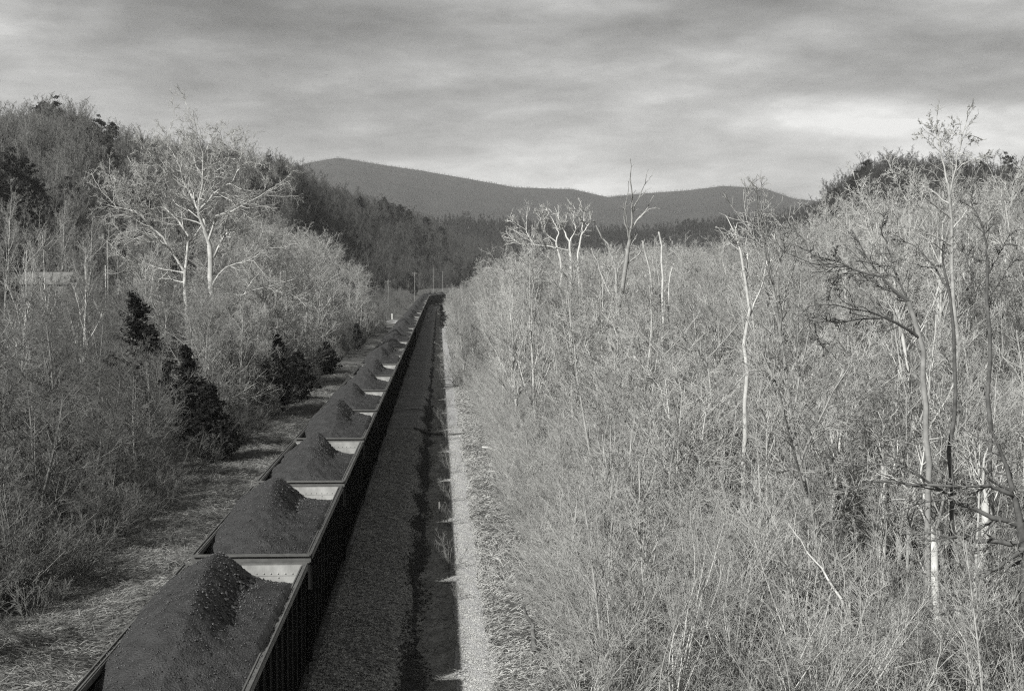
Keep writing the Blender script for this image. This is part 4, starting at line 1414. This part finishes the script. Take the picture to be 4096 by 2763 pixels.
hero('white_trunk', 58, 3610, [
    ([(1560, 1900), (1575, 1000), (1585, 500), (1600, 200)], 0.20, 0.12), ([(1600, 220), (1570, 60), (1580, -80)], 0.06, 0.02), ([(1590, 400), (1680, 250), (1720, 100)], 0.05, 0.015),
], 'bark_white', 'pale straight trunk standing behind the forked saplings', seed=33, n2=10, n3=6, n4=2, conv=z8, ratio=(0.25, 0.5), cat='tree')
hero('white_trunk', 55, 3700, [
    ([(1920, 1900), (1870, 760), (1820, 460)], 0.20, 0.14), ([(1820, 460), (1800, 250), (1840, 60)], 0.07, 0.02), ([(1830, 520), (1730, 330), (1640, 260)], 0.05, 0.015),
], 'bark_white', 'leaning pale trunk behind the long dark branches', seed=34, n2=10, n3=6, n4=2, conv=z8, ratio=(0.25, 0.5), cat='tree')
hero('white_trunk', 53, 3920, [
    ([(2080, 1900), (2100, 800), (2130, 400)], 0.23, 0.16), ([(2130, 400), (2110, 200), (2150, 0)], 0.07, 0.02), ([(2120, 480), (2210, 300), (2230, 160)], 0.05, 0.015),
], 'bark_white', 'thick pale trunk nearest the overhanging dark limbs', seed=35, n2=10, n3=6, n4=2, conv=z8, ratio=(0.25, 0.5), cat='tree')

# ------------------------------------------------------------------ the thicket right of the line
g = np.random.default_rng(123)
HALF = 2340.0 / FPX                                # right edge of the view, metres per metre


def spread(n, y0, y1, x0f, x1f, gap, taken, power=1.0, tries=12):
    """scattered spots, kept apart by `gap`"""
    out = []
    for _ in range(n * tries):
        if len(out) >= n:
            break
        y = y0 + (y1 - y0) * g.uniform() ** power
        x = x0f(y) + (x1f(y) - x0f(y)) * g.uniform()
        if all((x - a) ** 2 + (y - b) ** 2 > gap * gap for a, b in taken[-400:]):
            taken.append((x, y))
            out.append((x, y))
    return out


edge = lambda y: 3.2 + float(bend(y))
right = lambda y: HALF * y + 5.0
RW = ['wood_a', 'wood_b', 'wood_c', 'wood_d', 'wood_e']
WL = {'wood_a': 'pale bare tree with ascending limbs in the thicket right of the line', 'wood_b': 'tall grey bare tree with a high crown in the thicket right of the line',
      'wood_c': 'slightly leaning bare tree in the thicket right of the line', 'wood_d': 'crooked dull grey bare tree with wide limbs in the thicket right of the line',
      'wood_e': 'low branching pale bare tree in the thicket right of the line'}
taken = []
# shrubs in front
SL = {'shrub_a': 'pale many stemmed shrub fanning up along the gravel path side of the thicket', 'shrub_b': 'tall pale many stemmed shrub in the thicket right of the line',
      'shrub_c': 'low wide grey shrub at the foot of the thicket', 'shrub_d': 'tallest upright pale shrub in the thicket right of the line'}
for x, y in spread(190, 42, 150, lambda y: 3.6, lambda y: min(right(y), 40), 1.3, taken, 1.25):
    k = ['shrub_a', 'shrub_b', 'shrub_c', 'shrub_d'][int(g.integers(0, 4))]
    if x < 6.0 and k in ('shrub_d',):
        k = 'shrub_a'
    sc = g.uniform(0.75, 1.1) * (0.75 if x < 5.5 else 1.0)
    PR[k].place('shrub', x, y, SL[k], 'shrub', 'shrubs of the thicket: ' + k[-1], sc, g.uniform(0, 6.28), crown='twigs')
# saplings
for x, y in spread(130, 46, 170, lambda y: 7.0, lambda y: min(right(y), 55), 1.6, taken, 1.2):
    k = ['sap_a', 'sap_b', 'sap_c'][int(g.integers(0, 3))]
    PR[k].place('sapling', x, y, {'sap_a': 'straight pale sapling among the shrubs of the thicket', 'sap_b': 'slightly tilted pale sapling among the shrubs of the thicket',
                                  'sap_c': 'slender grey sapling among the shrubs of the thicket'}[k], 'sapling', 'saplings of the thicket: ' + k[-1],
                g.uniform(0.7, 1.1), g.uniform(0, 6.28), crown='crown')


def size_cap(x, y):
    """tree height that reaches the canopy line seen in the photograph"""
    px = 1756 + (x - 0.0) / y * FPX
    top = np.interp(px, [1780, 1850, 1950, 2100, 2600, 3100, 3300, 3500, 3700, 4096], [1195, 1130, 1080, 1040, 1012, 998, 905, 815, 750, 720])
    if y < 170 and 1950 < px < 2860:              # the dead tree and the snags show above the brush
        top = max(top, 1015 if px < 2420 else 1080)
    return CAM.z + (1100 - top) / FPX * y - float(ground_z(x, y))


TH = {'wood_a': 15, 'wood_b': 17, 'wood_c': 14, 'wood_d': 16, 'wood_e': 13}
for x, y in spread(290, 58, 330, lambda y: max(edge(y) + 2.5, (0.10 * y + 4.5) if y < 150 else 8.0), lambda y: right(y), 2.6, taken, 1.1):
    k = RW[int(g.integers(0, 5))]
    if y < 90 and k == 'wood_d':
        k = 'wood_c'
    cap = size_cap(x, y) * g.uniform(0.72, 1.03)
    sc = min(cap / TH[k], 1.3)
    if sc < 0.45:
        continue
    PR[k].place('bare_tree', x, y, WL[k], 'tree', 'bare trees of the thicket: ' + k[-1], sc, g.uniform(0, 6.28))

# what stands between and beyond them, past counting
n = 1700
y = 90 + 420 * g.uniform(0, 1, n) ** 0.9
x = np.array([edge(v) + 2.0 for v in y]) + (HALF * y + 8 - 5.0) * g.uniform(0, 1, n)
cap = np.array([size_cap(a, b_) for a, b_ in zip(x, y)]) * g.uniform(0.66, 1.0, n)
idx = g.integers(0, 3, n)
sc = np.minimum(cap / np.array([16, 14, 17])[idx], 1.35)
ok = sc > 0.3
x, y, idx, sc = x[ok], y[ok], idx[ok], sc[ok]
scatter('thicket_wood', np.stack([x, y, ground_z(x, y) - 0.2], 1), g.uniform(0, 6.28, len(x)), sc, idx, RIGHT_WOOD,
        'dense leafless wood filling the valley floor right of the line', 'woodland')
n = 1500
y = 42 + 260 * g.uniform(0, 1, n) ** 1.25
x = np.array([edge(v) + 1.2 for v in y]) + (HALF * y + 3) * g.uniform(0, 1, n) ** 1.15
scatter('undergrowth', np.stack([x, y, ground_z(x, y) - 0.1], 1), g.uniform(0, 6.28, n), g.uniform(0.5, 1.05, n), g.integers(0, 3, n), UNDER,
        'tangled leafless undergrowth between the trees of the thicket', 'undergrowth')
ROUND = [wood_mesh('round_crown', bare_tree(73, 8.5, 0.09, 0.05, 24, (28, 62), 0.44, 0.05, 0.12, 8, 6, 0, twig=0.010, taper=0.4), 'bark_pale'),
         wood_mesh('round_crown', bare_tree(74, 7.5, 0.08, 0.05, 24, (26, 58), 0.46, 0.05, 0.12, 8, 6, 0, twig=0.010, taper=0.4, lean=0.15), 'twig')]
n = 400
y = 64 + 130 * g.uniform(0, 1, n)
x = 8.0 + (HALF * y - 2) * g.uniform(0, 1, n)
scatter('undergrowth', np.stack([x, y, ground_z(x, y) - 0.1], 1), g.uniform(0, 6.28, n), g.uniform(0.7, 1.25, n), g.integers(0, 2, n), ROUND,
        'soft rounded crowns of pale brush filling the thicket', 'undergrowth')
# brush along the far straight, hiding where the line goes
n = 760
y = 46 + 200 * g.uniform(0, 1, n)
x = 4.4 + (3.5 + 0.07 * y) * g.uniform(0, 1, n)
FINE = [wood_mesh('fine_brush', shrub(71, 4.6, 14, 0.5, 8, 6, 0, r=0.026, twig=0.008, base=0.7, lean=(-0.45, -0.1)), 'bark_pale'),
        wood_mesh('fine_brush', shrub(72, 5.6, 12, 0.42, 8, 6, 0, r=0.028, twig=0.008, base=0.6, lean=(-0.4, 0.1)), 'twig')]
scatter('undergrowth', np.stack([x, y, ground_z(x, y) - 0.1], 1), g.uniform(-0.7, 0.7, n), g.uniform(0.6, 1.15, n) * np.clip(0.65 + (x - 4.2) * 0.07, 0, 1.15), g.integers(0, 2, n), FINE,
        'fine pale brush leaning over the path side of the thicket', 'undergrowth')
n = 420
y = 150 + 430 * g.uniform(0, 1, n)
x = np.array([2.4 + float(bend(v)) for v in y]) + 4.0 * g.uniform(0, 1, n)
scatter('undergrowth', np.stack([x, y, ground_z(x, y) - 0.1], 1), g.uniform(0, 6.28, n), g.uniform(0.6, 1.2, n), g.integers(0, 3, n), UNDER,
        'pale brush edging the path along the far straight', 'undergrowth')

# ------------------------------------------------------------------ the bank left of the line
CEDAR_SPOTS = ((864, 1850, 1551), (760, 1800, 1400), (600, 1700, 1195), (1304, 1498, 1375), (1428, 1401, 1300), (1130, 1640, 1350), (1190, 1600, 1420))


def foot(px, py):
    Y = (CAM.z + 0.35) * FPX / (py - 1100.0)
    x = at(px, py, Y)[0]
    for _ in range(6):                                        # settle on the sloping ground
        Y = (CAM.z - float(ground_z(x, Y))) * FPX / (py - 1100.0)
        x = at(px, py, Y)[0]
    return x, Y


CLEAR = [foot(a, b_) for a, b_, c_ in CEDAR_SPOTS]


def open_spot(x, y):
    # kept free so that the cedars stand in the open, as they do, and the house roof shows
    if y > 140 and 100 < 1756 + x / y * FPX < 300:
        return False
    return all(not (abs(x / y - a / b_) * b_ < 1.9 and b_ - 11.0 < y < b_ + 1.5) for a, b_ in CLEAR)


LB = ['bank_a', 'bank_b', 'bank_c', 'bank_d']
LL = {'bank_a': 'spreading shade-toned grey bare tree on the bank left of the train', 'bank_b': 'small wide bare tree on the bank left of the train',
      'bank_c': 'dense many stemmed bare shrub on the bank left of the train', 'bank_d': 'low sprawling bramble like shrub on the bank left of the train'}
left = lambda y: -(1756.0 / FPX) * y - 4.0
taken = []
for x, y in spread(290, 46, 260, lambda y: max(left(y), -48), lambda y: -14.6, 1.5, taken, 1.3):
    u = -14.5 - x
    if not open_spot(x, y):
        continue
    k = LB[int(g.integers(0, 4))] if u > 2.5 else LB[int(g.integers(1, 4))]
    sc = g.uniform(0.75, 1.15) * (0.72 if u < 2.5 else 1.0 if u < 6 else 1.25)
    PR[k].place('bank_tree' if k in ('bank_a', 'bank_b') else 'bank_shrub', x, y, LL[k], 'tree' if k in ('bank_a', 'bank_b') else 'shrub',
                'growth on the left bank: ' + k[-1], sc, g.uniform(0, 6.28), crown='crown' if k in ('bank_a', 'bank_b') else 'twigs')
n = 1900
y = 44 + 260 * g.uniform(0, 1, n) ** 1.3
x = -14.8 - 30 * g.uniform(0, 1, n) ** 1.2
ok = np.array([open_spot(a, b_) for a, b_ in zip(x, y)])
x, y = x[ok], y[ok]
n = len(x)
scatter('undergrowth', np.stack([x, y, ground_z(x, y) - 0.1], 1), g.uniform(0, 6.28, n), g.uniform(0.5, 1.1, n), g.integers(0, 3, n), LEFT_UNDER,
        'tangled shade-toned undergrowth on the bank left of the train', 'undergrowth')
n = 900
y = 200 + 480 * g.uniform(0, 1, n)
x = -13.5 + np.array([float(bend(v)) for v in y]) - 75 * g.uniform(0, 1, n) ** 1.6
ok = ~((y > 360) & (y < 395) & (x > -14.5))
x, y = x[ok], y[ok]
n = len(x)
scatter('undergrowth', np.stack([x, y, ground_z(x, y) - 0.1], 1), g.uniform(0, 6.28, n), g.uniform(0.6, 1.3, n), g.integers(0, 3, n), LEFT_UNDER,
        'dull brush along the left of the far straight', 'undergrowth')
# the pale rounded group beyond the spreading tree
for x, y in spread(60, 150, 330, lambda y: -14 - 0.055 * y - 8, lambda y: -14.5, 2.6, taken):
    k = ['round_a', 'round_b'][int(g.integers(0, 2))]
    px = 1756 + x / y * FPX
    top = np.interp(px, [900, 1000, 1150, 1300, 1420, 1500, 1560], [960, 930, 930, 985, 1060, 1130, 1200])
    h = CAM.z + (1100 - top) / FPX * y - float(ground_z(x, y))
    PR[k].place('bare_tree', x, y, {'round_a': 'pale twigged tree in the rounded group beyond the spreading tree', 'round_b': 'greyer bushy tree in the rounded group beyond the spreading tree'}[k],
                'tree', 'rounded group left of the line: ' + k[-1], max(0.3, min(1.5, h * g.uniform(0.7, 0.95) / 10.5)), g.uniform(0, 6.28))
# taller pale trees in front of the hill
for px, top, Y, k, lab in ((200, 940, 120, 'bank_tall', 'slim forked tree in front of the house roof'), (690, 940, 300, 'poplar_a', 'slender tree beyond the utility pole'),
                           (230, 800, 300, 'poplar_a', 'tall narrow tree on the foot of the hill by the house'), (345, 870, 310, 'poplar_a', 'narrow tree between the house and the pole'),
                           (10, 770, 240, 'poplar_a', 'pale plumed tree at the hill foot left of the house'), (330, 990, 110, 'bank_tall', 'leaning many branched tree over the field'),
                           (80, 1000, 105, 'bank_tall', 'bare tree standing close in front of the house'), (560, 1040, 135, 'bank_tall', 'pale bare tree below the spreading one')):
    p = at(px, top, Y)
    gz = float(ground_z(p[0], Y))
    PR[k].place('bare_tree', p[0], Y, lab, 'tree', None, (p[2] - gz) / {'bank_tall': 13, 'poplar_a': 14}[k], g.uniform(0, 6.28))

for i in range(30):
    px, Y = g.uniform(640, 1150), g.uniform(106, 134)
    top = g.uniform(1180, 1330)
    k = ['round_a', 'round_b', 'bank_a'][i % 3]
    p = at(px, top, Y)
    if p[0] > -15.0:
        continue
    PR[k].place('bare_tree', p[0], Y, {'round_a': 'pale bushy bare tree crowding the foot of the spreading tree', 'round_b': 'grey bushy bare tree crowding the foot of the spreading tree',
                                      'bank_a': 'shade-toned bare tree crowding the foot of the spreading tree'}[k], 'tree', 'trees below the spreading tree: ' + k,
                (p[2] - float(ground_z(p[0], Y))) / {'round_a': 11, 'round_b': 10, 'bank_a': 8}[k], g.uniform(0, 6.28))

for i, (px, top, Y) in enumerate(((85, 1125, 225), (205, 1135, 220), (300, 1120, 230))):
    p = at(px, top, Y)
    k = ['round_b', 'bank_a'][i % 2]
    PR[k].place('bare_tree', p[0], Y, {'round_b': 'bushy grey tree screening the front of the house', 'bank_a': 'shade-toned bare tree screening the front of the house'}[k], 'tree',
                'trees in front of the house: ' + k, (p[2] - float(ground_z(p[0], Y))) / {'round_b': 10, 'bank_a': 8}[k], i * 1.1)

# cedars: the photograph's foot pixel gives the ground spot
for px, py, top, k, h0, lab in ((864, 1850, 1551, 'cedar_a', 4.7, 'dark dense cone shaped cedar at the edge of the grass strip'),
                                (760, 1800, 1400, 'cedar_b', 8.0, 'ragged dark cedar beside the dense cone shaped one'),
                                (600, 1700, 1195, 'cedar_c', 9.5, 'tall ragged cedar with open boughs on the left bank'),
                                (1304, 1498, 1375, 'cedar_d', 3.8, 'squat dark cedar halfway down the line'),
                                (1428, 1401, 1300, 'cedar_a', 4.7, 'narrow dark cedar past the squat one beside the train'),
                                (1130, 1640, 1350, 'cedar_b', 8.0, 'loose dark cedar mixed with bare twigs beside the grass strip'),
                                (1190, 1600, 1420, 'cedar_d', 3.8, 'dark evergreen bush at the foot of the loose cedar'),
                                (700, 1790, 1500, 'cedar_c', 9.5, 'middle ragged cedar in the dark row on the left bank'),
                                (810, 1830, 1600, 'cedar_b', 8.0, 'low ragged cedar squeezed behind the cone shaped one'),
                                (640, 1760, 1330, 'cedar_b', 8.0, 'slim ragged cedar between the tall one and the cone'),
                                (1060, 1660, 1440, 'cedar_c', 9.5, 'half hidden dark cedar behind the loose one'),
                                (1771, 1313, 1222, 'cedar_b', 8.0, 'small loose cedar beside the path on the far straight'),
                                (1510, 1300, 1268, 'cedar_d', 3.8, 'small dark bush beside the pale gravel pad'),
                                (1655, 1210, 1165, 'cedar_d', 3.8, 'round dark bush beside the far end of the train')):
    x, Y = foot(px, py)
    sc = (py - top) / FPX * Y / h0
    PR[k].place('cedar', x, Y, lab, 'cedar', None, (sc * (1.75 if k in ('cedar_b', 'cedar_c') else 1.5),) * 2 + (sc * 1.06,), g.uniform(0, 6.28), crown='foliage')

# pines one can tell apart on the skylines
for i, (px, py, hill, k, lab) in enumerate(((60, 440, hill_left, 'pine_c', 'pine'), (175, 425, hill_left, 'pine_a', 'broad pine'), (215, 435, hill_left, 'pine_b', 'tall pine'),
                                            (255, 455, hill_left, 'pine_a', 'bushy pine'), (300, 460, hill_left, 'pine_c', 'short pine'), (410, 475, hill_left, 'pine_b', 'tallest pine'),
                                            (455, 520, hill_left, 'pine_a', 'wide pine'), (565, 520, hill_left, 'pine_c', 'single pine'), (840, 580, hill_left, 'pine_c', 'pine'),
                                            (940, 615, hill_left, 'pine_c', 'pine'))):
    P = hill.point(px, 0.97)
    PR[k].place('pine_tree', float(P[0]), float(P[1]), ['pine at the left end of the hill crest', 'broad dark pine in the crest clump of the left hill', 'highest pine of the crest clump on the left hill',
                'bushy pine at the right side of the crest clump', 'short pine just below the crest clump of the left hill', 'tall pine with stepped boughs on the falling crest of the left hill',
                'wide pine beside the one with stepped boughs', 'pointed lone pine farther down the left crest', 'small pine on the crest behind the spreading tree', 'pine at the crest behind the right limbs of the spreading tree'][i],
                'pine', 'pines on the left hill crest', g.uniform(1.1, 1.35), g.uniform(0, 6.28), z=float(P[2]) - 0.3, crown='foliage')
for px, t, sc, lab in ((30, 0.45, 1.15, 'dark pine in the grove low on the left hill'), (90, 0.42, 1.2, 'large dark pine in the grove low on the left hill'), (140, 0.40, 1.0, 'outer pine of the grove low on the left hill'),
                       (60, 0.33, 1.1, 'front pine of the grove low on the left hill'), (-10, 0.36, 1.1, 'pine at the edge of the grove low on the left hill'), (280, 0.38, 0.9, 'pine standing apart from the grove on the left hill'),
                       (120, 0.28, 0.95, 'lowest pine of the grove on the left hill')):
    P = hill_left.point(px, t)
    PR['pine_b'].place('pine_tree', float(P[0]), float(P[1]), lab, 'pine', 'pine grove on the left hill', sc * 1.2, g.uniform(0, 6.28), z=float(P[2]) - 0.3, crown='foliage')
for px, t, k, lab in ((3335, 0.98, 'pine_c', 'pine leaning out at the left shoulder of the right knob'), (3470, 1.0, 'pine_a', 'broad pine on the crest of the right knob'), (3580, 1.0, 'pine_c', 'pine on the top of the right knob'),
                      (3285, 0.97, 'pine_c', 'low pine on the steep edge of the right knob'), (4025, 1.0, 'pine_b', 'tall lone pine on the right end of the knob')):
    P = hill_right.point(px, t)
    PR[k].place('pine_tree', float(P[0]), float(P[1]), lab, 'pine', 'pines on the right knob', 1.15, g.uniform(0, 6.28), z=float(P[2]) - 0.3, crown='foliage')
for px, t, lab in ((1448, 0.80, 'first dark pine on the falling right flank of the left hill'), (1600, 0.86, 'dark pine of the pair on the flank of the left hill'), (1640, 0.84, 'bushier pine of the pair on the flank of the left hill'),
                   (1700, 0.78, 'pine below the pair on the flank of the left hill'), (1760, 0.7, 'lowest pine on the flank of the left hill'), (1540, 0.9, 'pine above the pair on the flank of the left hill')):
    P = hill_left.point(px, t)
    PR['pine_a'].place('pine_tree', float(P[0]), float(P[1]), lab, 'pine', 'pines on the flank of the left hill', 1.3, g.uniform(0, 6.28), z=float(P[2]) - 0.3, crown='foliage')

# ------------------------------------------------------------------ small things along the line
def pole(name, px, top, Y, h, label, cross=True, r=0.13):
    p = at(px, top, Y)
    o = empty(name, (p[0], Y, p[2] - h))
    tag(o, label, 'utility pole', 'utility poles')
    b = MB().cyl((0, 0, -1.5), (0, 0, h), r, r * 0.7, 10)
    mesh_obj('post', b.mesh('post', M['wood_pole']), o)
    if cross:
        mesh_obj('crossarm', MB().box(-0.9, 0.9, 0.09, 0.2, h - 0.7, h - 0.58).mesh('crossarm', M['wood_pole']), o)
        for x in (-0.8, -0.3, 0.3, 0.8):
            mesh_obj('insulator', MB().cyl((x, 0.145, h - 0.581), (x, 0.145, h - 0.43), 0.045, 0.03, 8).mesh('insulator', M['white_paint']), o)
        mesh_obj('transformer', MB().cyl((0.0, -0.36, h - 1.7), (0.0, -0.36, h - 0.95), 0.22, 0.22, 12).box(-0.06, 0.06, -0.2, -0.08, h - 1.5, h - 1.2).mesh('transformer', M['endplate']), o)
    return o


pl = pole('utility_pole', 430, 962, 215, 11.0, 'wooden pole with a curved lamp arm beside the house', cross=False, r=0.17)
b = MB()
for i in range(6):
    a0, a1 = math.pi * i / 6 * 0.8, math.pi * (i + 1) / 6 * 0.8
    b.cyl((0.35 - 0.35 * math.cos(a0), 0, 10.8 + 0.35 * math.sin(a0)), (0.35 - 0.35 * math.cos(a1), 0, 10.8 + 0.35 * math.sin(a1)), 0.035, n=6)
mesh_obj('lamp_arm', b.mesh('lamp_arm', M['endplate']), pl)
mesh_obj('guard', MB().cyl((-0.30, -0.2, -1.4), (-0.30, -0.2, 7.5), 0.075, n=8).mesh('guard', M['white_paint']), pl)
pole('utility_pole', 1553, 1118, 470, 8.5, 'pale utility pole with a crossarm beyond the crossing')
pole('utility_pole', 1659, 1087, 560, 9.5, 'utility pole with a transformer farther along the road', r=0.12)
pole('utility_pole', 1733, 1069, 600, 9.0, 'bare slim pole behind the bend of the line', cross=False, r=0.12)
pole('utility_pole', 1771, 1085, 680, 8.0, 'farthest slim pole past the bend of the line', cross=False, r=0.12)

for px, py, h, lab in ((1568, 1278, 1.5, 'white marker post beside the gravel pad'), (1646, 1206, 1.2, 'white marker post near the far end of the train')):
    Y = (CAM.z + 0.3) * FPX / (py - 1100.0)
    x = at(px, py, Y)[0]
    gz = float(ground_z(x, Y))
    o = empty('marker_post', (x, Y, gz))
    tag(o, lab, 'post', 'white marker posts')
    mesh_obj('shaft', MB().box(-0.16, 0.16, -0.1, 0.1, -0.4, h).mesh('shaft', M['white_paint']), o)
    mesh_obj('cap', MB().hexa([(-0.18, -0.12, h), (0.18, -0.12, h), (0.18, 0.12, h), (-0.18, 0.12, h), (-0.05, -0.03, h + 0.14), (0.05, -0.03, h + 0.14), (0.05, 0.03, h + 0.14), (-0.05, 0.03, h + 0.14)]).mesh('cap', M['white_paint']), o)

Y = 400.0
x = -2.9
o = empty('banded_post', (x, Y, -0.3))
tag(o, 'short black and white banded post beside the train on the far straight', 'post')
for i in range(5):
    mesh_obj('band', MB().cyl((0, 0, i * 0.32), (0, 0, i * 0.32 + 0.31), 0.16 if i < 4 else 0.2, n=10).mesh('band', M['white_paint' if i % 2 == 0 else 'bark_dark']), o)

p = at(1762, 2112, 73200.0 / 1012)
o = empty('stake', (p[0], p[1], -0.62))
tag(o, 'thin dark stake with a faded flag in the verge', 'stake')
mesh_obj('rod', MB().cyl((0, 0, -0.2), (-0.05, 0, 0.85), 0.018, 0.014, 6).mesh('rod', M['bark_dark']), o)
mesh_obj('flag', MB().box(-0.09, -0.03, -0.006, 0.006, 0.82, 1.15).mesh('flag', M['straw']), o)

b = MB().box(-13.4, -10.6, 372, 392, -0.4, -0.235)
tag(mesh_obj('gravel_pad', b.mesh('gravel_pad', M['path'])), 'pale gravel pad beside the train on the far straight', kind='structure')


def log(name, pts, r0, r1, mat, label, seed, twigs=6):
    g2 = np.random.default_rng(seed)
    P = np.array(pts, float)
    org = P[0].copy()
    P = P - org
    s = np.linspace(0, len(P) - 1, 9)
    f = np.stack([np.interp(s, np.arange(len(P)), P[:, i]) for i in range(3)], 1)
    f[1:-1] += g2.normal(0, 0.02, (7, 3))
    o = empty(name, tuple(org))
    tag(o, label, 'fallen branch')
    tv, tf = tubes([(f[None], np.array([[r0, r1]]), 8)])
    link(bpy.data.objects.new('stem', np_mesh('stem', tv, tf, M[mat], True)), o)
    l2, r2 = children(g2, f[None], np.array([[r0, r1]]), twigs, 0.3, 1, (25, 60), (0.12, 0.3), 3, 0.15, 0.05, 0.4, 0.2, 0.008)
    cv, cf = tubes([(l2, r2, 4)])
    link(bpy.data.objects.new('side_twigs', np_mesh('side_twigs', cv, cf, M[mat], True)), o)


log('fallen_log', [(-1.85, 113.5, -0.12), (-0.6, 112.5, -0.42), (0.4, 112.8, -0.5), (1.9, 113.0, -0.45)], 0.13, 0.05, 'bark_dark', 'dark fallen log lying across the ballast edge to the path', 1)
log('fallen_branch', [(-2.4, 130, -0.1), (-1.5, 129, -0.08), (-0.9, 127.5, -0.4), (-0.2, 128, -0.5)], 0.04, 0.015, 'bark_dark', 'thin crooked dark branch lying on the ballast', 2)
log('fallen_branch', [(2.9, 100, 0.0), (3.6, 98.5, 0.05), (4.4, 96, -0.1), (4.9, 94.5, -0.4)], 0.07, 0.04, 'bark_white', 'bleached fallen branch leaning at the foot of the thicket', 3, 3)
log('fallen_branch', [(3.2, 92, -0.55), (4.0, 90, -0.5), (4.6, 88, -0.6)], 0.04, 0.02, 'bark_white', 'short bleached stick in the pale grass', 4, 3)
log('burnt_stub', [(3.05, 47.5, -0.55), (3.0, 48.0, 0.2), (2.75, 48.3, 0.7)], 0.10, 0.03, 'bark_dark', 'dark leaning stub in the pale grass by the path', 5, 4)

# weeds standing in the grass strip and the verge
for i, (px, py, sc) in enumerate(((660, 2040, 1.5), (130, 2540, 1.3), (720, 2230, 0.9), (300, 2260, 1.2), (850, 1900, 1.2), (930, 1830, 1.1), (450, 2300, 0.8), (990, 1760, 1.0), (230, 2420, 0.9), (560, 2180, 0.8))):
    Y = (CAM.z + 0.3) * FPX / (py - 1100.0)
    PR['weed'].place('weed_stalks', at(px, py, Y)[0], Y, 'thin dry weed stalks standing in the grass left of the train', 'weed', 'weeds in the grass strip', sc, i * 1.3, crown='twigs')
for i in range(16):
    Y = 55 + i * 9.0
    PR['weed'].place('weed_stalks', g.uniform(0.1, 0.9), Y + g.uniform(-3, 3), 'thin dry weed stalks standing on the verge by the path', 'weed', 'weeds on the verge', g.uniform(0.6, 1.4), i * 2.1, crown='twigs', z=-0.62)

# the house behind the left bank
hx, hy, hz = at(195, 1088, 262)
gz = float(ground_z(hx, hy))
rz_, w, d, ev = hz - gz, 4.2, 3.6, hz - gz - 2.0
o = empty('house', (hx, hy, gz))
tag(o, 'small house with a pale metal gable roof behind the left bank', 'house')
mesh_obj('wall', MB().box(-w + 0.3, w - 0.3, -d + 0.4, d - 0.4, -0.5, ev).mesh('wall', M['house_wall']), o)
b = MB()
b.hexa([(-w, -d, ev - 0.1), (w, -d, ev - 0.1), (w, -d, ev), (-w, -d, ev), (-w, 0, rz_ - 0.12), (w, 0, rz_ - 0.12), (w, 0, rz_), (-w, 0, rz_)])
b.hexa([(-w, d, ev), (w, d, ev), (w, d, ev - 0.1), (-w, d, ev - 0.1), (-w, 0.001, rz_), (w, 0.001, rz_), (w, 0.001, rz_ - 0.12), (-w, 0.001, rz_ - 0.12)])
mesh_obj('roof', b.mesh('roof', M['roof']), o)
b = MB()
b.hexa([(-w + 0.3, -d + 0.4, ev), (-w + 0.45, -d + 0.4, ev), (-w + 0.45, d - 0.4, ev), (-w + 0.3, d - 0.4, ev), (-w + 0.3, -0.05, rz_ - 0.2), (-w + 0.45, -0.05, rz_ - 0.2), (-w + 0.45, 0.05, rz_ - 0.2), (-w + 0.3, 0.05, rz_ - 0.2)])
mesh_obj('gable', b.mesh('gable', M['house_wall']), o)
for x in (-2.2, 0.4, 2.4):
    wd = mesh_obj('window', MB().box(x - 0.55, x + 0.55, -d + 0.34, -d + 0.40, 1.2, 2.6).mesh('window', M['white_paint']), o)
    mesh_obj('pane', MB().box(x - 0.45, x + 0.45, -d + 0.325, -d + 0.338, 1.3, 2.5).mesh('pane', M['pane']), wd)

# ------------------------------------------------------------------ air
hz_ = MB().box(-4300, 4300, -400, 7200, -8, 480)
hm = bpy.data.materials.new('haze')
hm.use_nodes = True
hm.node_tree.nodes.clear()
vo = hm.node_tree.nodes.new('ShaderNodeOutputMaterial')
pv = hm.node_tree.nodes.new('ShaderNodeVolumePrincipled')
pv.inputs['Color'].default_value = (0.92, 0.92, 0.91, 1)
pv.inputs['Density'].default_value = 0.00008
pv.inputs['Anisotropy'].default_value = 0.0
hm.node_tree.links.new(pv.outputs[0], vo.inputs['Volume'])
HAZE = mesh_obj('haze', hz_.mesh('haze', hm))
tag(HAZE, 'thin pale winter haze filling the valley', kind='stuff')
